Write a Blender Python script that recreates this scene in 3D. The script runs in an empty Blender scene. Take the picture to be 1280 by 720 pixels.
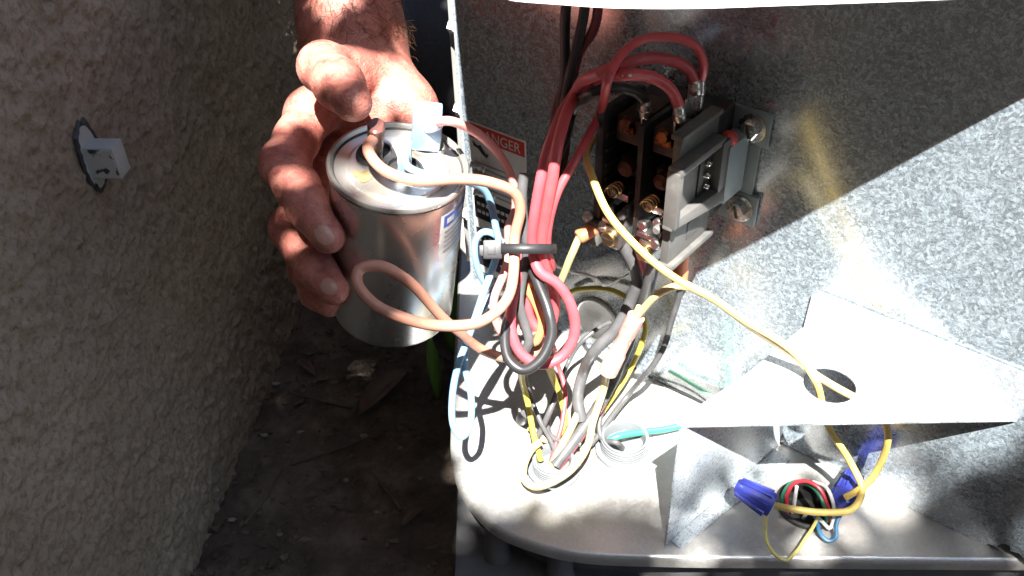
import bpy, bmesh, math, random
import numpy as np
from mathutils import Vector, Matrix
random.seed(7); rng = np.random.default_rng(7)
scene = bpy.context.scene
col = scene.collection

# ------------------------------------------------------------------ camera (all lengths in mm, scene unit = m)
F = 1100.0; TH = math.radians(38); RO = math.radians(2); CAM = np.array([0., 0., 400.])
FWD = np.array([0, math.cos(TH), -math.sin(TH)])
R0 = np.array([1., 0, 0]); D0 = np.array([0, -math.sin(TH), -math.cos(TH)])
RIGHT = math.cos(RO)*R0 + math.sin(RO)*D0
DOWN = -math.sin(RO)*R0 + math.cos(RO)*D0
cd = bpy.data.cameras.new('camera'); cam = bpy.data.objects.new('camera', cd); col.objects.link(cam)
M = Matrix([[RIGHT[i], -DOWN[i], -FWD[i], CAM[i]/1000] for i in range(3)] + [[0, 0, 0, 1]])
cam.matrix_world = M
cd.sensor_width = 36; cd.lens = 36*F/1280; cd.clip_start = .01; cd.clip_end = 500
scene.camera = cam
cd.dof.use_dof = False

# ------------------------------------------------------------------ sky and sun
SUN = np.array([-.03, -.59, 1.0]); SUN /= np.linalg.norm(SUN)
world = bpy.data.worlds.new('World'); scene.world = world; world.use_nodes = True
wn = world.node_tree.nodes; wl = world.node_tree.links
sky = wn.new('ShaderNodeTexSky'); sky.sky_type = 'NISHITA'; sky.sun_disc = False
sky.sun_elevation = math.asin(SUN[2]); sky.sun_rotation = math.atan2(SUN[0], SUN[1])
wl.new(sky.outputs[0], wn['Background'].inputs[0]); wn['Background'].inputs[1].default_value = .05
sd = bpy.data.lights.new('sun', 'SUN'); sd.energy = 5.0; sd.angle = math.radians(.53); sd.color = (1, .965, .91)
so = bpy.data.objects.new('sun', sd); col.objects.link(so)
so.rotation_euler = Vector(SUN).to_track_quat('Z', 'Y').to_euler(); so.location = (0, -1, 3)
scene.view_settings.view_transform = 'Standard'; scene.view_settings.look = 'None'
scene.view_settings.exposure = 2.65; scene.view_settings.gamma = 1

# ------------------------------------------------------------------ pixel helpers: a pixel is a direction, the surface gives the distance
def ray(px, py): return FWD + RIGHT*(px-640)/F + DOWN*(py-360)/F
def onz(px, py, z):
    v = ray(px, py); return CAM + v*(z-CAM[2])/v[2]
def dep(px, py, zc): return CAM + ray(px, py)*zc
PA = onz(820, 475, 0); PB = onz(1245, 690, 0)
AX = (PB-PA)/np.linalg.norm(PB-PA); NX = np.array([AX[1], -AX[0], 0]); NX *= np.sign(NX @ (CAM-PA))
ZX = np.array([0, 0, 1.])
def onp(px, py, off=0.):
    v = ray(px, py); return CAM + v*(((PA-CAM) @ NX + off)/(v @ NX))
def L(s, o, z): return PA + AX*s + NX*o + ZX*z          # along the divider panel, out of it, up
def pt(p):
    px, py, m = p
    k, v = m[0], float(m[1:])
    return dep(px, py, v) if k == 'c' else onp(px, py, v) if k == 'p' else onz(px, py, v)

# ------------------------------------------------------------------ materials
MATS = {}
def nodes(name):
    m = bpy.data.materials.new(name); m.use_nodes = True
    nt = m.node_tree; b = nt.nodes['Principled BSDF']
    g = nt.nodes.new('ShaderNodeNewGeometry')
    return m, nt, b, g
def noise(nt, g, scale, detail=4, rough=.6, vec=None):
    n = nt.nodes.new('ShaderNodeTexNoise'); n.inputs['Scale'].default_value = scale
    n.inputs['Detail'].default_value = detail; n.inputs['Roughness'].default_value = rough
    nt.links.new(vec or g.outputs['Position'], n.inputs['Vector']); return n
def ramp(nt, src, stops):
    r = nt.nodes.new('ShaderNodeValToRGB'); e = r.color_ramp.elements
    while len(e) < len(stops): e.new(.5)
    for i, (p, c) in enumerate(stops):
        e[i].position = p; e[i].color = (*c, 1) if len(c) == 3 else c
    nt.links.new(src, r.inputs[0]); return r
def bump(nt, b, h, strength, dist):
    k = nt.nodes.new('ShaderNodeBump'); k.inputs['Strength'].default_value = strength; k.inputs['Distance'].default_value = dist
    nt.links.new(h, k.inputs['Height']); nt.links.new(k.outputs[0], b.inputs['Normal']); return k
def mul(c, f): return tuple(min(1, x*f) for x in c)
def plain(name, c, rough=.4, metal=0., var=.25, scale=120, bstr=.15, spec=.5, rvar=.15, sss=0, dirt=None, trans=0):
    if name in MATS: return MATS[name]
    m, nt, b, g = nodes(name)
    n = noise(nt, g, scale, 5)
    st = [(.25, mul(c, 1-var)), (.7, mul(c, 1+var*.6))]
    r = ramp(nt, n.outputs[0], st)
    out = r.outputs[0]
    if dirt:
        n2 = noise(nt, g, scale*.35, 6, .7); r2 = ramp(nt, n2.outputs[0], [(.5, (0, 0, 0)), (.72, (1, 1, 1))])
        mx = nt.nodes.new('ShaderNodeMix'); mx.data_type = 'RGBA'
        nt.links.new(r2.outputs[0], mx.inputs[0]); nt.links.new(out, mx.inputs[6]); mx.inputs[7].default_value = (*dirt, 1); out = mx.outputs[2]
    nt.links.new(out, b.inputs['Base Color'])
    mr = nt.nodes.new('ShaderNodeMapRange'); mr.inputs[3].default_value = max(.03, rough-rvar); mr.inputs[4].default_value = min(1, rough+rvar)
    n3 = noise(nt, g, scale*.6, 4); nt.links.new(n3.outputs[0], mr.inputs[0]); nt.links.new(mr.outputs[0], b.inputs['Roughness'])
    b.inputs['Metallic'].default_value = metal; b.inputs['Specular IOR Level'].default_value = spec
    if sss: b.inputs['Subsurface Weight'].default_value = sss; b.inputs['Subsurface Radius'].default_value = (.006, .002, .001); b.inputs['Subsurface Scale'].default_value = .5
    if trans: b.inputs['Transmission Weight'].default_value = trans; b.inputs['IOR'].default_value = 1.45
    if bstr: bump(nt, b, n.outputs[0], bstr, .0006)
    MATS[name] = m; return m

def galvanized(name, base=.56, rough=.36, metal=.85, spangle=260, rust=0., grime=.0, con=1., tint=(.84, .94, 1.02)):
    m, nt, b, g = nodes(name)
    w = noise(nt, g, 40, 3); 
    v = nt.nodes.new('ShaderNodeTexVoronoi'); v.inputs['Scale'].default_value = spangle
    mv = nt.nodes.new('ShaderNodeVectorMath'); mv.operation = 'MULTIPLY_ADD'; mv.inputs[1].default_value = (.012,)*3
    nt.links.new(w.outputs['Color'], mv.inputs[0]); nt.links.new(g.outputs['Position'], mv.inputs[2]); nt.links.new(mv.outputs[0], v.inputs['Vector'])
    v2 = nt.nodes.new('ShaderNodeTexVoronoi'); v2.inputs['Scale'].default_value = spangle*2.3; nt.links.new(mv.outputs[0], v2.inputs['Vector'])
    sep = nt.nodes.new('ShaderNodeSeparateColor'); nt.links.new(v.outputs['Color'], sep.inputs[0])
    sep2 = nt.nodes.new('ShaderNodeSeparateColor'); nt.links.new(v2.outputs['Color'], sep2.inputs[0])
    ad = nt.nodes.new('ShaderNodeMath'); ad.operation = 'MULTIPLY_ADD'; ad.inputs[1].default_value = .45; 
    nt.links.new(sep2.outputs[0], ad.inputs[0]); 
    hm = nt.nodes.new('ShaderNodeMath'); hm.operation = 'MULTIPLY'; hm.inputs[1].default_value = .55; nt.links.new(sep.outputs[0], hm.inputs[0]); nt.links.new(hm.outputs[0], ad.inputs[2])
    r = ramp(nt, ad.outputs[0], [(.12, mul(tint, base*(1-.42*con))), (.5, mul(tint, base)), (.9, mul(tint, base*(1+.68*con)))])
    out = r.outputs[0]
    if rust:
        n2 = noise(nt, g, 16, 7, .65); r2 = ramp(nt, n2.outputs[0], [(.52, (0, 0, 0)), (.75, (rust,)*3)])
        mx = nt.nodes.new('ShaderNodeMix'); mx.data_type = 'RGBA'; nt.links.new(r2.outputs[0], mx.inputs[0]); nt.links.new(out, mx.inputs[6]); mx.inputs[7].default_value = (.36, .25, .16, 1); out = mx.outputs[2]
    if grime:
        n4 = noise(nt, g, 30, 6, .7); r4 = ramp(nt, n4.outputs[0], [(.5, (0, 0, 0)), (.7, (grime,)*3)])
        mx = nt.nodes.new('ShaderNodeMix'); mx.data_type = 'RGBA'; nt.links.new(r4.outputs[0], mx.inputs[0]); nt.links.new(out, mx.inputs[6]); mx.inputs[7].default_value = (.16, .15, .14, 1); out = mx.outputs[2]
    df = nt.nodes.new('ShaderNodeBsdfDiffuse'); nt.links.new(out, df.inputs['Color']); df.inputs['Roughness'].default_value = .3
    n5 = noise(nt, g, 25, 5, .6); r5 = ramp(nt, n5.outputs[0], [(.3, (base*.85, base*.87, base*.88)), (.7, (base*1.1, base*1.12, base*1.13))])
    nt.links.new(r5.outputs[0], b.inputs['Base Color']); b.inputs['Metallic'].default_value = 1
    mr = nt.nodes.new('ShaderNodeMapRange'); mr.inputs[3].default_value = rough-.03; mr.inputs[4].default_value = rough+.05
    nt.links.new(ad.outputs[0], mr.inputs[0]); nt.links.new(mr.outputs[0], b.inputs['Roughness'])
    bump(nt, b, noise(nt, g, 120, 3).outputs[0], .08, .0005)
    ms = nt.nodes.new('ShaderNodeMixShader'); ms.inputs[0].default_value = metal
    nt.links.new(df.outputs[0], ms.inputs[1]); nt.links.new(b.outputs[0], ms.inputs[2]); nt.links.new(ms.outputs[0], nt.nodes['Material Output'].inputs['Surface'])
    MATS[name] = m; return m

GALV = galvanized('galvanized_sheet', .48, .19, .70, 640, tint=(.78, .93, 1.05))
GALVP = galvanized('galvanized_pan', .46, .36, .58, 700, rust=.8, grime=.22, con=.35, tint=(1, .985, .945))
GALVB = galvanized('galvanized_bracket', .50, .28, .55, 760, grime=.06, con=.5)
WHITE = plain('white_paint', (.80, .79, .75), .4, var=.08, scale=60)
DARKP = plain('grey_cabinet_paint', (.20, .20, .19), .5, var=.2, scale=40)
FIN = plain('coil_fin', (.03, .03, .032), .6, var=.4, scale=80)
CAN = plain('aluminium_can', (.70, .70, .69), .28, 1.0, var=.12, scale=35, bstr=.05, rvar=.1, dirt=(.42, .40, .37))
CANTOP = plain('tinned_lid', (.56, .55, .52), .3, .8, var=.15, scale=70, bstr=.08, dirt=(.5, .40, .24))
BLACKPL = plain('black_phenolic', (.018, .016, .016), .42, var=.5, scale=200, dirt=(.07, .055, .045))
BROWNPL = plain('scorched_phenolic', (.045, .020, .013), .5, var=.6, scale=160, dirt=(.10, .055, .035))
GREYPL = plain('grey_phenolic', (.085, .083, .08), .45, var=.2, scale=120, dirt=(.16, .15, .13))
COILGR = plain('grey_coil_case', (.19, .22, .23), .4, var=.15, scale=70)
STEEL = plain('zinc_screw', (.62, .62, .60), .25, 1.0, var=.2, scale=300)
COPPER = plain('copper', (.16, .06, .03), .3, 1.0, var=.35, scale=250, dirt=(.16, .08, .05))
BRASS = plain('tarnished_brass', (.45, .32, .15), .35, 1.0, var=.3, scale=250)
TINW = plain('tinned_terminal', (.58, .57, .55), .3, 1.0, var=.2, scale=300)
BLKTIE = plain('black_nylon', (.018, .018, .02), .45, var=.2, scale=200, spec=.4)
BOOTBL = plain('pale_blue_boot', (.20, .31, .46), .25, var=.12, scale=90, sss=.3)
PVCCL = plain('translucent_vinyl', (.13, .14, .15), .3, var=.1, scale=70, sss=.2)
REDLAB = plain('red_label', (.42, .035, .025), .35, var=.1)
WHLAB = plain('white_label', (.55, .55, .54), .4, var=.08, dirt=(.3, .28, .26))
BLKLAB = plain('black_label', (.02, .02, .03), .35, var=.2)
BLUELAB = plain('blue_label', (.06, .10, .38), .35, var=.15)
GREYINK = plain('grey_ink', (.22, .22, .23), .5, var=.1)
NUTBLUE = plain('blue_wire_nut', (.045, .06, .36), .38, var=.15, scale=150)
ORBOOT = plain('orange_boot', (.55, .17, .07), .35, var=.2, scale=150, sss=.2)
RUBBER = plain('dark_grommet', (.025, .024, .023), .55, var=.4, scale=150)
CONC = plain('pad_plastic', (.10, .10, .105), .7, var=.25, scale=60, bstr=.4)
LEAF = plain('tree_leaf', (.05, .11, .025), .45, var=.4, scale=12, sss=0)
BARK = plain('bark', (.09, .065, .045), .85, var=.4, scale=40, bstr=.8)
GREENL = plain('green_blade', (.10, .24, .03), .4, var=.25, scale=30)
DEADL = plain('dead_leaf', (.085, .05, .03), .75, var=.4, scale=60)
STONE = plain('pebble_stone', (.18, .165, .15), .8, var=.35, scale=80, bstr=.4)
CLOTH = plain('dark_cloth', (.02, .018, .02), .9, var=.3, scale=400, bstr=.4)
HAIRM = plain('dark_hair', (.035, .022, .014), .5, var=.4, scale=300)
ARMHAIR = plain('arm_hair', (.10, .05, .022), .45, var=.4, scale=300)
NAIL = plain('fingernail', (.44, .23, .18), .3, var=.1, scale=200, sss=.2, spec=.6)

def insul(name, c, var=.1): return plain('insulation_'+name, c, .36, 0, var=var, scale=160, bstr=.06, spec=.5, dirt=mul(c, .72))
def skin():
    m, nt, b, g = nodes('skin')
    n = noise(nt, g, 110, 8, .75); r = ramp(nt, n.outputs[0], [(.33, (.25, .068, .056)), (.5, (.42, .15, .115)), (.68, (.53, .24, .185))])
    nt.links.new(r.outputs[0], b.inputs['Base Color'])
    b.inputs['Roughness'].default_value = .46; b.inputs['Specular IOR Level'].default_value = .4
    b.inputs['Subsurface Weight'].default_value = .25; b.inputs['Subsurface Radius'].default_value = (.008, .0025, .001); b.inputs['Subsurface Scale'].default_value = .4
    v = nt.nodes.new('ShaderNodeTexVoronoi'); v.inputs['Scale'].default_value = 900; nt.links.new(g.outputs['Position'], v.inputs['Vector'])
    n2 = noise(nt, g, 260, 5, .6); ad = nt.nodes.new('ShaderNodeMath'); ad.operation = 'MULTIPLY_ADD'; ad.inputs[1].default_value = .4
    nt.links.new(v.outputs[0], ad.inputs[0]); nt.links.new(n2.outputs[0], ad.inputs[2])
    bump(nt, b, ad.outputs[0], .6, .0011)
    return m
SKIN = skin()
def stucco():
    m, nt, b, g = nodes('stucco')
    n = noise(nt, g, 9, 6, .6); r = ramp(nt, n.outputs[0], [(.3, (.225, .172, .122)), (.55, (.28, .222, .162)), (.75, (.34, .275, .205))])
    n2 = noise(nt, g, 300, 6, .75); r2 = ramp(nt, n2.outputs[0], [(.34, (.56, .53, .49)), (.52, (1, 1, 1))])  # pit shade put into the colour: hollows of the bump darkened
    mx = nt.nodes.new('ShaderNodeMix'); mx.data_type = 'RGBA'; mx.blend_type = 'MULTIPLY'; mx.inputs[0].default_value = 1
    nt.links.new(r.outputs[0], mx.inputs[6]); nt.links.new(r2.outputs[0], mx.inputs[7]); nt.links.new(mx.outputs[2], b.inputs['Base Color'])
    b.inputs['Roughness'].default_value = .92; b.inputs['Specular IOR Level'].default_value = .2
    bump(nt, b, n2.outputs[0], 1., .0018); return m
STUCCO = stucco()
def dirt():
    m, nt, b, g = nodes('dirt')
    n = noise(nt, g, 30, 9, .7); r = ramp(nt, n.outputs[0], [(.3, (.042, .03, .022)), (.5, (.09, .066, .048)), (.7, (.18, .14, .105))])
    nt.links.new(r.outputs[0], b.inputs['Base Color']); b.inputs['Roughness'].default_value = .95
    bump(nt, b, n.outputs[0], 1, .01); return m
DIRT = dirt()

# ------------------------------------------------------------------ builders
def empty(name, loc, label, cat, group=None):
    o = bpy.data.objects.new(name, None); col.objects.link(o); o.location = Vector(loc)/1000
    o.empty_display_size = .01; tag(o, label, cat, group); return o
def tag(o, label=None, cat=None, group=None, kind=None):
    if label: o['label'] = label
    if cat: o['category'] = cat
    if group: o['group'] = group
    if kind: o['kind'] = kind
    return o
def root_loc(o):
    v = Vector((0, 0, 0))
    while o: v = v + o.location; o = o.parent
    return v
def link(name, me, mat, parent=None, origin=None):
    o = bpy.data.objects.new(name, me); col.objects.link(o); me.materials.append(mat)
    off = root_loc(parent) if parent else Vector((0, 0, 0))
    org = Vector(origin)/1000 if origin is not None else off
    me.transform(Matrix.Translation(-org)); o.location = org - off
    if parent: o.parent = parent
    return o
def mesh(name, verts, faces, mat, parent=None, origin=None, smooth=True):
    me = bpy.data.meshes.new(name)
    me.from_pydata([tuple(float(c)/1000 for c in v) for v in verts], [], [tuple(int(i) for i in f) for f in faces])
    me.validate(); me.update()
    bm = bmesh.new(); bm.from_mesh(me); bmesh.ops.recalc_face_normals(bm, faces=bm.faces); bm.to_mesh(me); bm.free()
    if smooth: me.shade_smooth(); smooth_angle(me)
    return link(name, me, mat, parent, origin)
def smooth_angle(me, ang=40):
    try: me.set_sharp_from_angle(angle=math.radians(ang))
    except Exception: pass
class MB:
    def __init__(s): s.v = []; s.f = []
    def add(s, v, f):
        n = len(s.v); s.v += [np.asarray(p, float) for p in v]; s.f += [tuple(i+n for i in q) for q in f]; return s
    def hexa(s, c8, bev=0.):
        bm = bmesh.new(); vs = [bm.verts.new(p) for p in c8]
        for q in ((0, 3, 2, 1), (4, 5, 6, 7), (0, 1, 5, 4), (1, 2, 6, 5), (2, 3, 7, 6), (3, 0, 4, 7)): bm.faces.new([vs[i] for i in q])
        if bev: bmesh.ops.bevel(bm, geom=bm.edges[:], offset=bev, segments=2, affect='EDGES', profile=.6)
        bm.verts.index_update(); s.add([tuple(v.co) for v in bm.verts], [[v.index for v in f.verts] for f in bm.faces]); bm.free(); return s
    def lbox(s, s0, s1, o0, o1, z0, z1, bev=.5):          # a box in the panel's own frame
        return s.hexa([L(*p) for p in ((s0, o0, z0), (s1, o0, z0), (s1, o1, z0), (s0, o1, z0), (s0, o0, z1), (s1, o0, z1), (s1, o1, z1), (s0, o1, z1))], bev)
    def box(s, x0, x1, y0, y1, z0, z1, bev=.5):
        return s.hexa([(x0, y0, z0), (x1, y0, z0), (x1, y1, z0), (x0, y1, z0), (x0, y0, z1), (x1, y0, z1), (x1, y1, z1), (x0, y1, z1)], bev)
    def obox(s, c, ex, ey, ez, hx, hy, hz, bev=.5):
        c = np.array(c, float); P = [c+ex*a*hx+ey*b*hy+ez*d*hz for a, b, d in ((-1, -1, -1), (1, -1, -1), (1, 1, -1), (-1, 1, -1), (-1, -1, 1), (1, -1, 1), (1, 1, 1), (-1, 1, 1))]
        return s.hexa(P, bev)
    def lathe(s, c, ax, prof, n=24, star=0., starn=12):   # prof: (radius, height along ax)
        ax = unit(ax); u, w = perp(ax); c = np.array(c, float); v = []; f = []
        for r, h in prof:
            for k in range(n):
                t = 2*math.pi*k/n; rr = r*(1+star*math.cos(starn*t)); v.append(c+ax*h+(u*math.cos(t)+w*math.sin(t))*rr)
        m = len(prof)
        for i in range(m-1):
            for k in range(n): f.append((i*n+k, i*n+(k+1) % n, (i+1)*n+(k+1) % n, (i+1)*n+k))
        f.append(tuple(range(n))[::-1]); f.append(tuple((m-1)*n+k for k in range(n)))
        return s.add(v, f)
    def tube(s, P, r, n=10, caps=True, closed=False):
        P = np.array(P, float); m = len(P); T = np.gradient(P, axis=0); T /= np.linalg.norm(T, axis=1)[:, None]+1e-9
        u, _ = perp(T[0]); v = []; f = []
        rr = np.broadcast_to(np.asarray(r, float), (m,))
        for i in range(m):
            u = unit(u-T[i]*(u @ T[i])); w = np.cross(T[i], u)
            for k in range(n):
                t = 2*math.pi*k/n; v.append(P[i]+(u*math.cos(t)+w*math.sin(t))*rr[i])
        for i in range(m-1):
            for k in range(n): f.append((i*n+k, i*n+(k+1) % n, (i+1)*n+(k+1) % n, (i+1)*n+k))
        if caps: f.append(tuple(range(n))[::-1]); f.append(tuple((m-1)*n+k for k in range(n)))
        return s.add(v, f)
    def build(s, name, mat, parent=None, origin=None, smooth=True): return mesh(name, s.v, s.f, mat, parent, origin, smooth)
def unit(v): v = np.asarray(v, float); return v/np.linalg.norm(v)
def perp(a):
    a = unit(a); h = np.array([0, 0, 1.]) if abs(a[2]) < .9 else np.array([1., 0, 0]); u = unit(np.cross(h, a)); return u, np.cross(a, u)
def spline(P, seg=8):
    P = np.array(P, float)
    if len(P) < 3: return np.array([P[0]+(P[1]-P[0])*t for t in np.linspace(0, 1, seg)])
    Q = np.vstack([2*P[0]-P[1], P, 2*P[-1]-P[-2]]); out = []
    for i in range(len(P)-1):
        p0, p1, p2, p3 = Q[i:i+4]
        a = [max(np.linalg.norm(y-x), 1e-6)**.5 for x, y in ((p0, p1), (p1, p2), (p2, p3))]
        m1 = (p2-p1)+a[1]*((p1-p0)/a[0]-(p2-p0)/(a[0]+a[1])); m2 = (p2-p1)+a[1]*((p3-p2)/a[2]-(p3-p1)/(a[1]+a[2]))
        for t in np.arange(seg)/seg:
            out.append((2*t**3-3*t*t+1)*p1+(t**3-2*t*t+t)*m1+(-2*t**3+3*t*t)*p2+(t**3-t*t)*m2)
    out.append(P[-1]); return np.array(out)
def plate(name, outer, holes, thick, mapf, mat, parent, origin=None):   # a sheet with holes, given in 2-D, mapf(u, v, w) -> 3-D
    bm = bmesh.new(); es = []
    for loop in [outer]+holes:
        vs = [bm.verts.new((p[0], p[1], 0)) for p in loop]
        for i in range(len(vs)): es.append(bm.edges.new((vs[i], vs[(i+1) % len(vs)])))
    bmesh.ops.triangle_fill(bm, edges=es, use_beauty=True)
    ex = bmesh.ops.extrude_face_region(bm, geom=bm.faces[:])
    for e in ex['geom']:
        if isinstance(e, bmesh.types.BMVert): e.co.z = -thick
    bm.verts.index_update()
    V = [mapf(*v.co) for v in bm.verts]; Fc = [[v.index for v in f.verts] for f in bm.faces]; bm.free()
    return mesh(name, V, Fc, mat, parent, origin, smooth=False)
def circ(cx, cy, r, n=28, ry=None): return [(cx+r*math.cos(2*math.pi*k/n), cy+(ry or r)*math.sin(2*math.pi*k/n)) for k in range(n)]
def text_mesh(txt, size):
    cu = bpy.data.curves.new('lettering', 'FONT'); cu.body = txt; cu.size = size; cu.align_x = 'LEFT'; cu.extrude = 0
    o = bpy.data.objects.new('lettering', cu); col.objects.link(o); dg = bpy.context.evaluated_depsgraph_get()
    me = bpy.data.meshes.new_from_object(o.evaluated_get(dg)); V = [tuple(v.co) for v in me.vertices]; Fc = [tuple(p.vertices) for p in me.polygons]
    bpy.data.objects.remove(o); bpy.data.meshes.remove(me); return V, Fc
_lat = {}
def vnoise(x, y, scale, seed):
    r = np.random.default_rng(seed); n = 256
    if seed not in _lat: _lat[seed] = r.random((n, n)).astype(np.float32)
    g = _lat[seed]; X = x*scale; Y = y*scale; i = np.floor(X).astype(int); j = np.floor(Y).astype(int); fx = X-i; fy = Y-j
    fx = fx*fx*(3-2*fx); fy = fy*fy*(3-2*fy); i %= n; j %= n; i1 = (i+1) % n; j1 = (j+1) % n
    return (g[i, j]*(1-fx)+g[i1, j]*fx)*(1-fy)+(g[i, j1]*(1-fx)+g[i1, j1]*fx)*fy
def axis(lo, hi, a, b, fine, grow=1.35):                 # fine between a and b, ever coarser outside
    m = list(np.arange(a, b+fine*.5, fine)); s = fine; x = m[-1]; 
    while x < hi: s *= grow; x += s; m.append(min(x, hi))
    s = fine; x = m[0]; h = []
    while x > lo: s *= grow; x -= s; h.append(max(x, lo))
    return np.array(h[::-1]+m)
def grid_faces(n, m): 
    i = np.arange((n-1)*(m-1)); r = i//(m-1); c = i % (m-1); k = r*m+c
    return np.stack([k, k+m, k+m+1, k+1], 1)

# ================================================================== GROUND, WALL
GZ = -90.
xs = axis(-20000, 20000, -230, 30, 3.0); ys = axis(-20000, 20000, 290, 760, 3.0)
Xg, Yg = np.meshgrid(xs, ys, indexing='ij')
near = ((Xg > -900) & (Xg < 900) & (Yg > -500) & (Yg < 1600)).astype(float)
Zg = GZ + near*(5*(vnoise(Xg+9000, Yg+9000, 1/60, 1)-.5)+5*(vnoise(Xg+9000, Yg+9000, 1/17, 2)-.5)+3*(vnoise(Xg+9000, Yg+9000, 1/6, 3)-.5))
tag(mesh('ground', np.stack([Xg.ravel(), Yg.ravel(), Zg.ravel()], 1), grid_faces(*Xg.shape), DIRT), kind='structure')

W0 = onz(240, 720, GZ); W1 = onz(385, 370, GZ); WD = unit((W1-W0)*[1, 1, 0]); WN = np.array([WD[1], -WD[0], 0])   # WN points to the unit
def onw(px, py, off=0.):
    v = ray(px, py); return CAM+v*(((W0-CAM) @ WN+off)/(v @ WN))
def WL(t, o, z): return np.array([W0[0], W0[1], 0])+WD*t+WN*o+ZX*z
WEND = 560.
ts = np.concatenate([axis(-2500, 420, -190, 420, 1.3), np.arange(424, WEND+1, 4.)]); zs = axis(GZ-40, 2600, GZ-6, 320, 1.3)
T, Z = np.meshgrid(ts, zs, indexing='ij')
a_, b_ = T+9000, Z+9000
n1 = vnoise(a_, b_, 1/5.2, 11); n2 = vnoise(a_, b_, 1/2.6, 12); n0 = vnoise(a_, b_, 1/26., 13); n3 = vnoise(a_+.6*b_, b_, 1/12., 14)
H = 1.9*np.clip(n1-.3, 0, .5)/.5 + 2.0*n2 + 1.6*n0 + 3.0*np.clip(n3-.48, 0, 1)-3.2
fine = (T > -400) & (Z < 700); H = H*fine
SC = onw(112, 195); ST = (SC-W0) @ WD; SZ = SC[2]
PO = np.array([W0[0], W0[1], 0])[None, None]+WD*T[..., None]+WN*H[..., None]+ZX*Z[..., None]
wall = empty('house_wall', WL(0, 0, GZ), 'rough brown grey stucco wall of a house beside the unit', 'wall')
mesh('stucco_face', PO.reshape(-1, 3), grid_faces(*T.shape), STUCCO, wall)
MB().hexa([WL(*p) for p in ((-2500, -200, GZ-40), (WEND, -200, GZ-40), (WEND, -3.5, GZ-40), (-2500, -3.5, GZ-40), (-2500, -200, 2600), (WEND, -200, 2600), (WEND, -3.5, 2600), (-2500, -3.5, 2600))]).build('wall_core', STUCCO, wall, smooth=False)

# stub in the wall: oval recess ring, flat oval plug, square cap
st = empty('pipe_stub', WL(ST, 0, SZ), 'white painted square plug in an oval hole in the stucco wall', 'pipe stub')
PLUG = plain('old_white_paint', (.26, .26, .24), .5, var=.12, scale=80, dirt=(.30, .29, .27))
RECESS = plain('dark_recess', (.02, .02, .022), .7, var=.4, scale=200, bstr=.5)  # dark of the oval recess put into a raised black ring
v = []; f = []
N = 40
for k in range(N):
    t = 2*math.pi*k/N; j = 1+.07*rng.standard_normal()
    for (ra, rb, o) in ((10.5*j, 20*j, 1.2), (9.6*j, 18.6*j, 2.6), (7.6, 16.6, 1.6)):
        v.append(WL(ST+ra*math.cos(t)-1, o, SZ+rb*math.sin(t)))
for k in range(N):
    for q in range(2): f.append((k*3+q, k*3+q+1, ((k+1) % N)*3+q+1, ((k+1) % N)*3+q))
mesh('recess_ring', v, f, RECESS, st)
v = [WL(ST-1, 2.8, SZ)]+[WL(ST-1+8.2*math.cos(2*math.pi*k/N), 1.8, SZ+17*math.sin(2*math.pi*k/N)) for k in range(N)]
mesh('oval_plug', v, [(0, 1+k, 1+(k+1) % N) for k in range(N)], PLUG, st)
m, nt, b, g = nodes('flaking_white_paint'); n = noise(nt, g, 150, 4, .6); r = ramp(nt, n.outputs[0], [(.54, (.38, .37, .35)), (.60, (.02, .02, .022))]); nt.links.new(r.outputs[0], b.inputs['Base Color']); b.inputs['Roughness'].default_value = .5
FLAKE = m
MB().hexa([WL(*p) for p in ((ST-7, 1, SZ-9), (ST+4, 1, SZ-9), (ST+4, 17, SZ-9), (ST-7, 17, SZ-9), (ST-7, 1, SZ+8), (ST+4, 1, SZ+8), (ST+4, 17, SZ+8), (ST-7, 17, SZ+8))], .7).build('square_cap', PLUG, st)
MB().hexa([WL(*p) for p in ((ST-7.4, 1, SZ-8.2), (ST-6.9, 1, SZ-8.2), (ST-6.9, 16.4, SZ-8.2), (ST-7.4, 16.4, SZ-8.2), (ST-7.4, 1, SZ+7.4), (ST-6.9, 1, SZ+7.4), (ST-6.9, 16.4, SZ+7.4), (ST-7.4, 16.4, SZ+7.4))]).build('flaking_face', FLAKE, st)

# ================================================================== THE UNIT
SH = 90.                                     # height of the barrier shelf
unit_o = empty('air_conditioner', (180, 520, 0), 'opened galvanized air conditioner cabinet with its wiring compartment exposed', 'air conditioner')
tag(MB().box(-40, 470, 262, 790, GZ-30, -50, 3).build('equipment_pad', CONC), 'grey equipment pad on the dirt under the cabinet', 'pad')
# feet under the pan
for i, (x, y) in enumerate(((-14, 318), (22, 300), (210, 290), (0, 700), (400, 700))):
    MB().lathe((x, y, -50.2), ZX, [(9, 0), (9, 3), (7.5, 6), (7.5, 45)], 18).build('foot', CONC, unit_o)
outl = spline([(-38, 560, 0), (-38.5, 440, 0), (-38.7, 384, 0), (-37.5, 352, 0), (-31, 327, 0), (-13.3, 302, 0), (10, 289, 0), (32, 282.5, 0), (80, 278, 0), (138, 275, 0), (245, 269.6, 0), (330, 266, 0)], 7)[:, :2]
outl = np.vstack([[(-38, 770)], outl, [(440, 262), (440, 770)]])
LVH = onz(1008, 632, 0)[:2]
plate('base_pan', [tuple(p) for p in outl], [circ(LVH[0], LVH[1], 15.5)], 1.2, lambda u, v_, w: (u, v_, w), GALVP, unit_o)
cen = outl.mean(0); d = np.roll(outl, -1, 0)-np.roll(outl, 1, 0); nr = np.stack([d[:, 1], -d[:, 0]], 1); nr /= np.linalg.norm(nr, axis=1)[:, None]
nr *= np.sign(((outl-cen)*nr).sum(1))[:, None]
v = []; prof = [(0, 0), (.9, -.35), (1.7, -1.2), (2.2, -2.6), (2.3, -5), (2.1, -8), (1.2, -8.4)]
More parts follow.
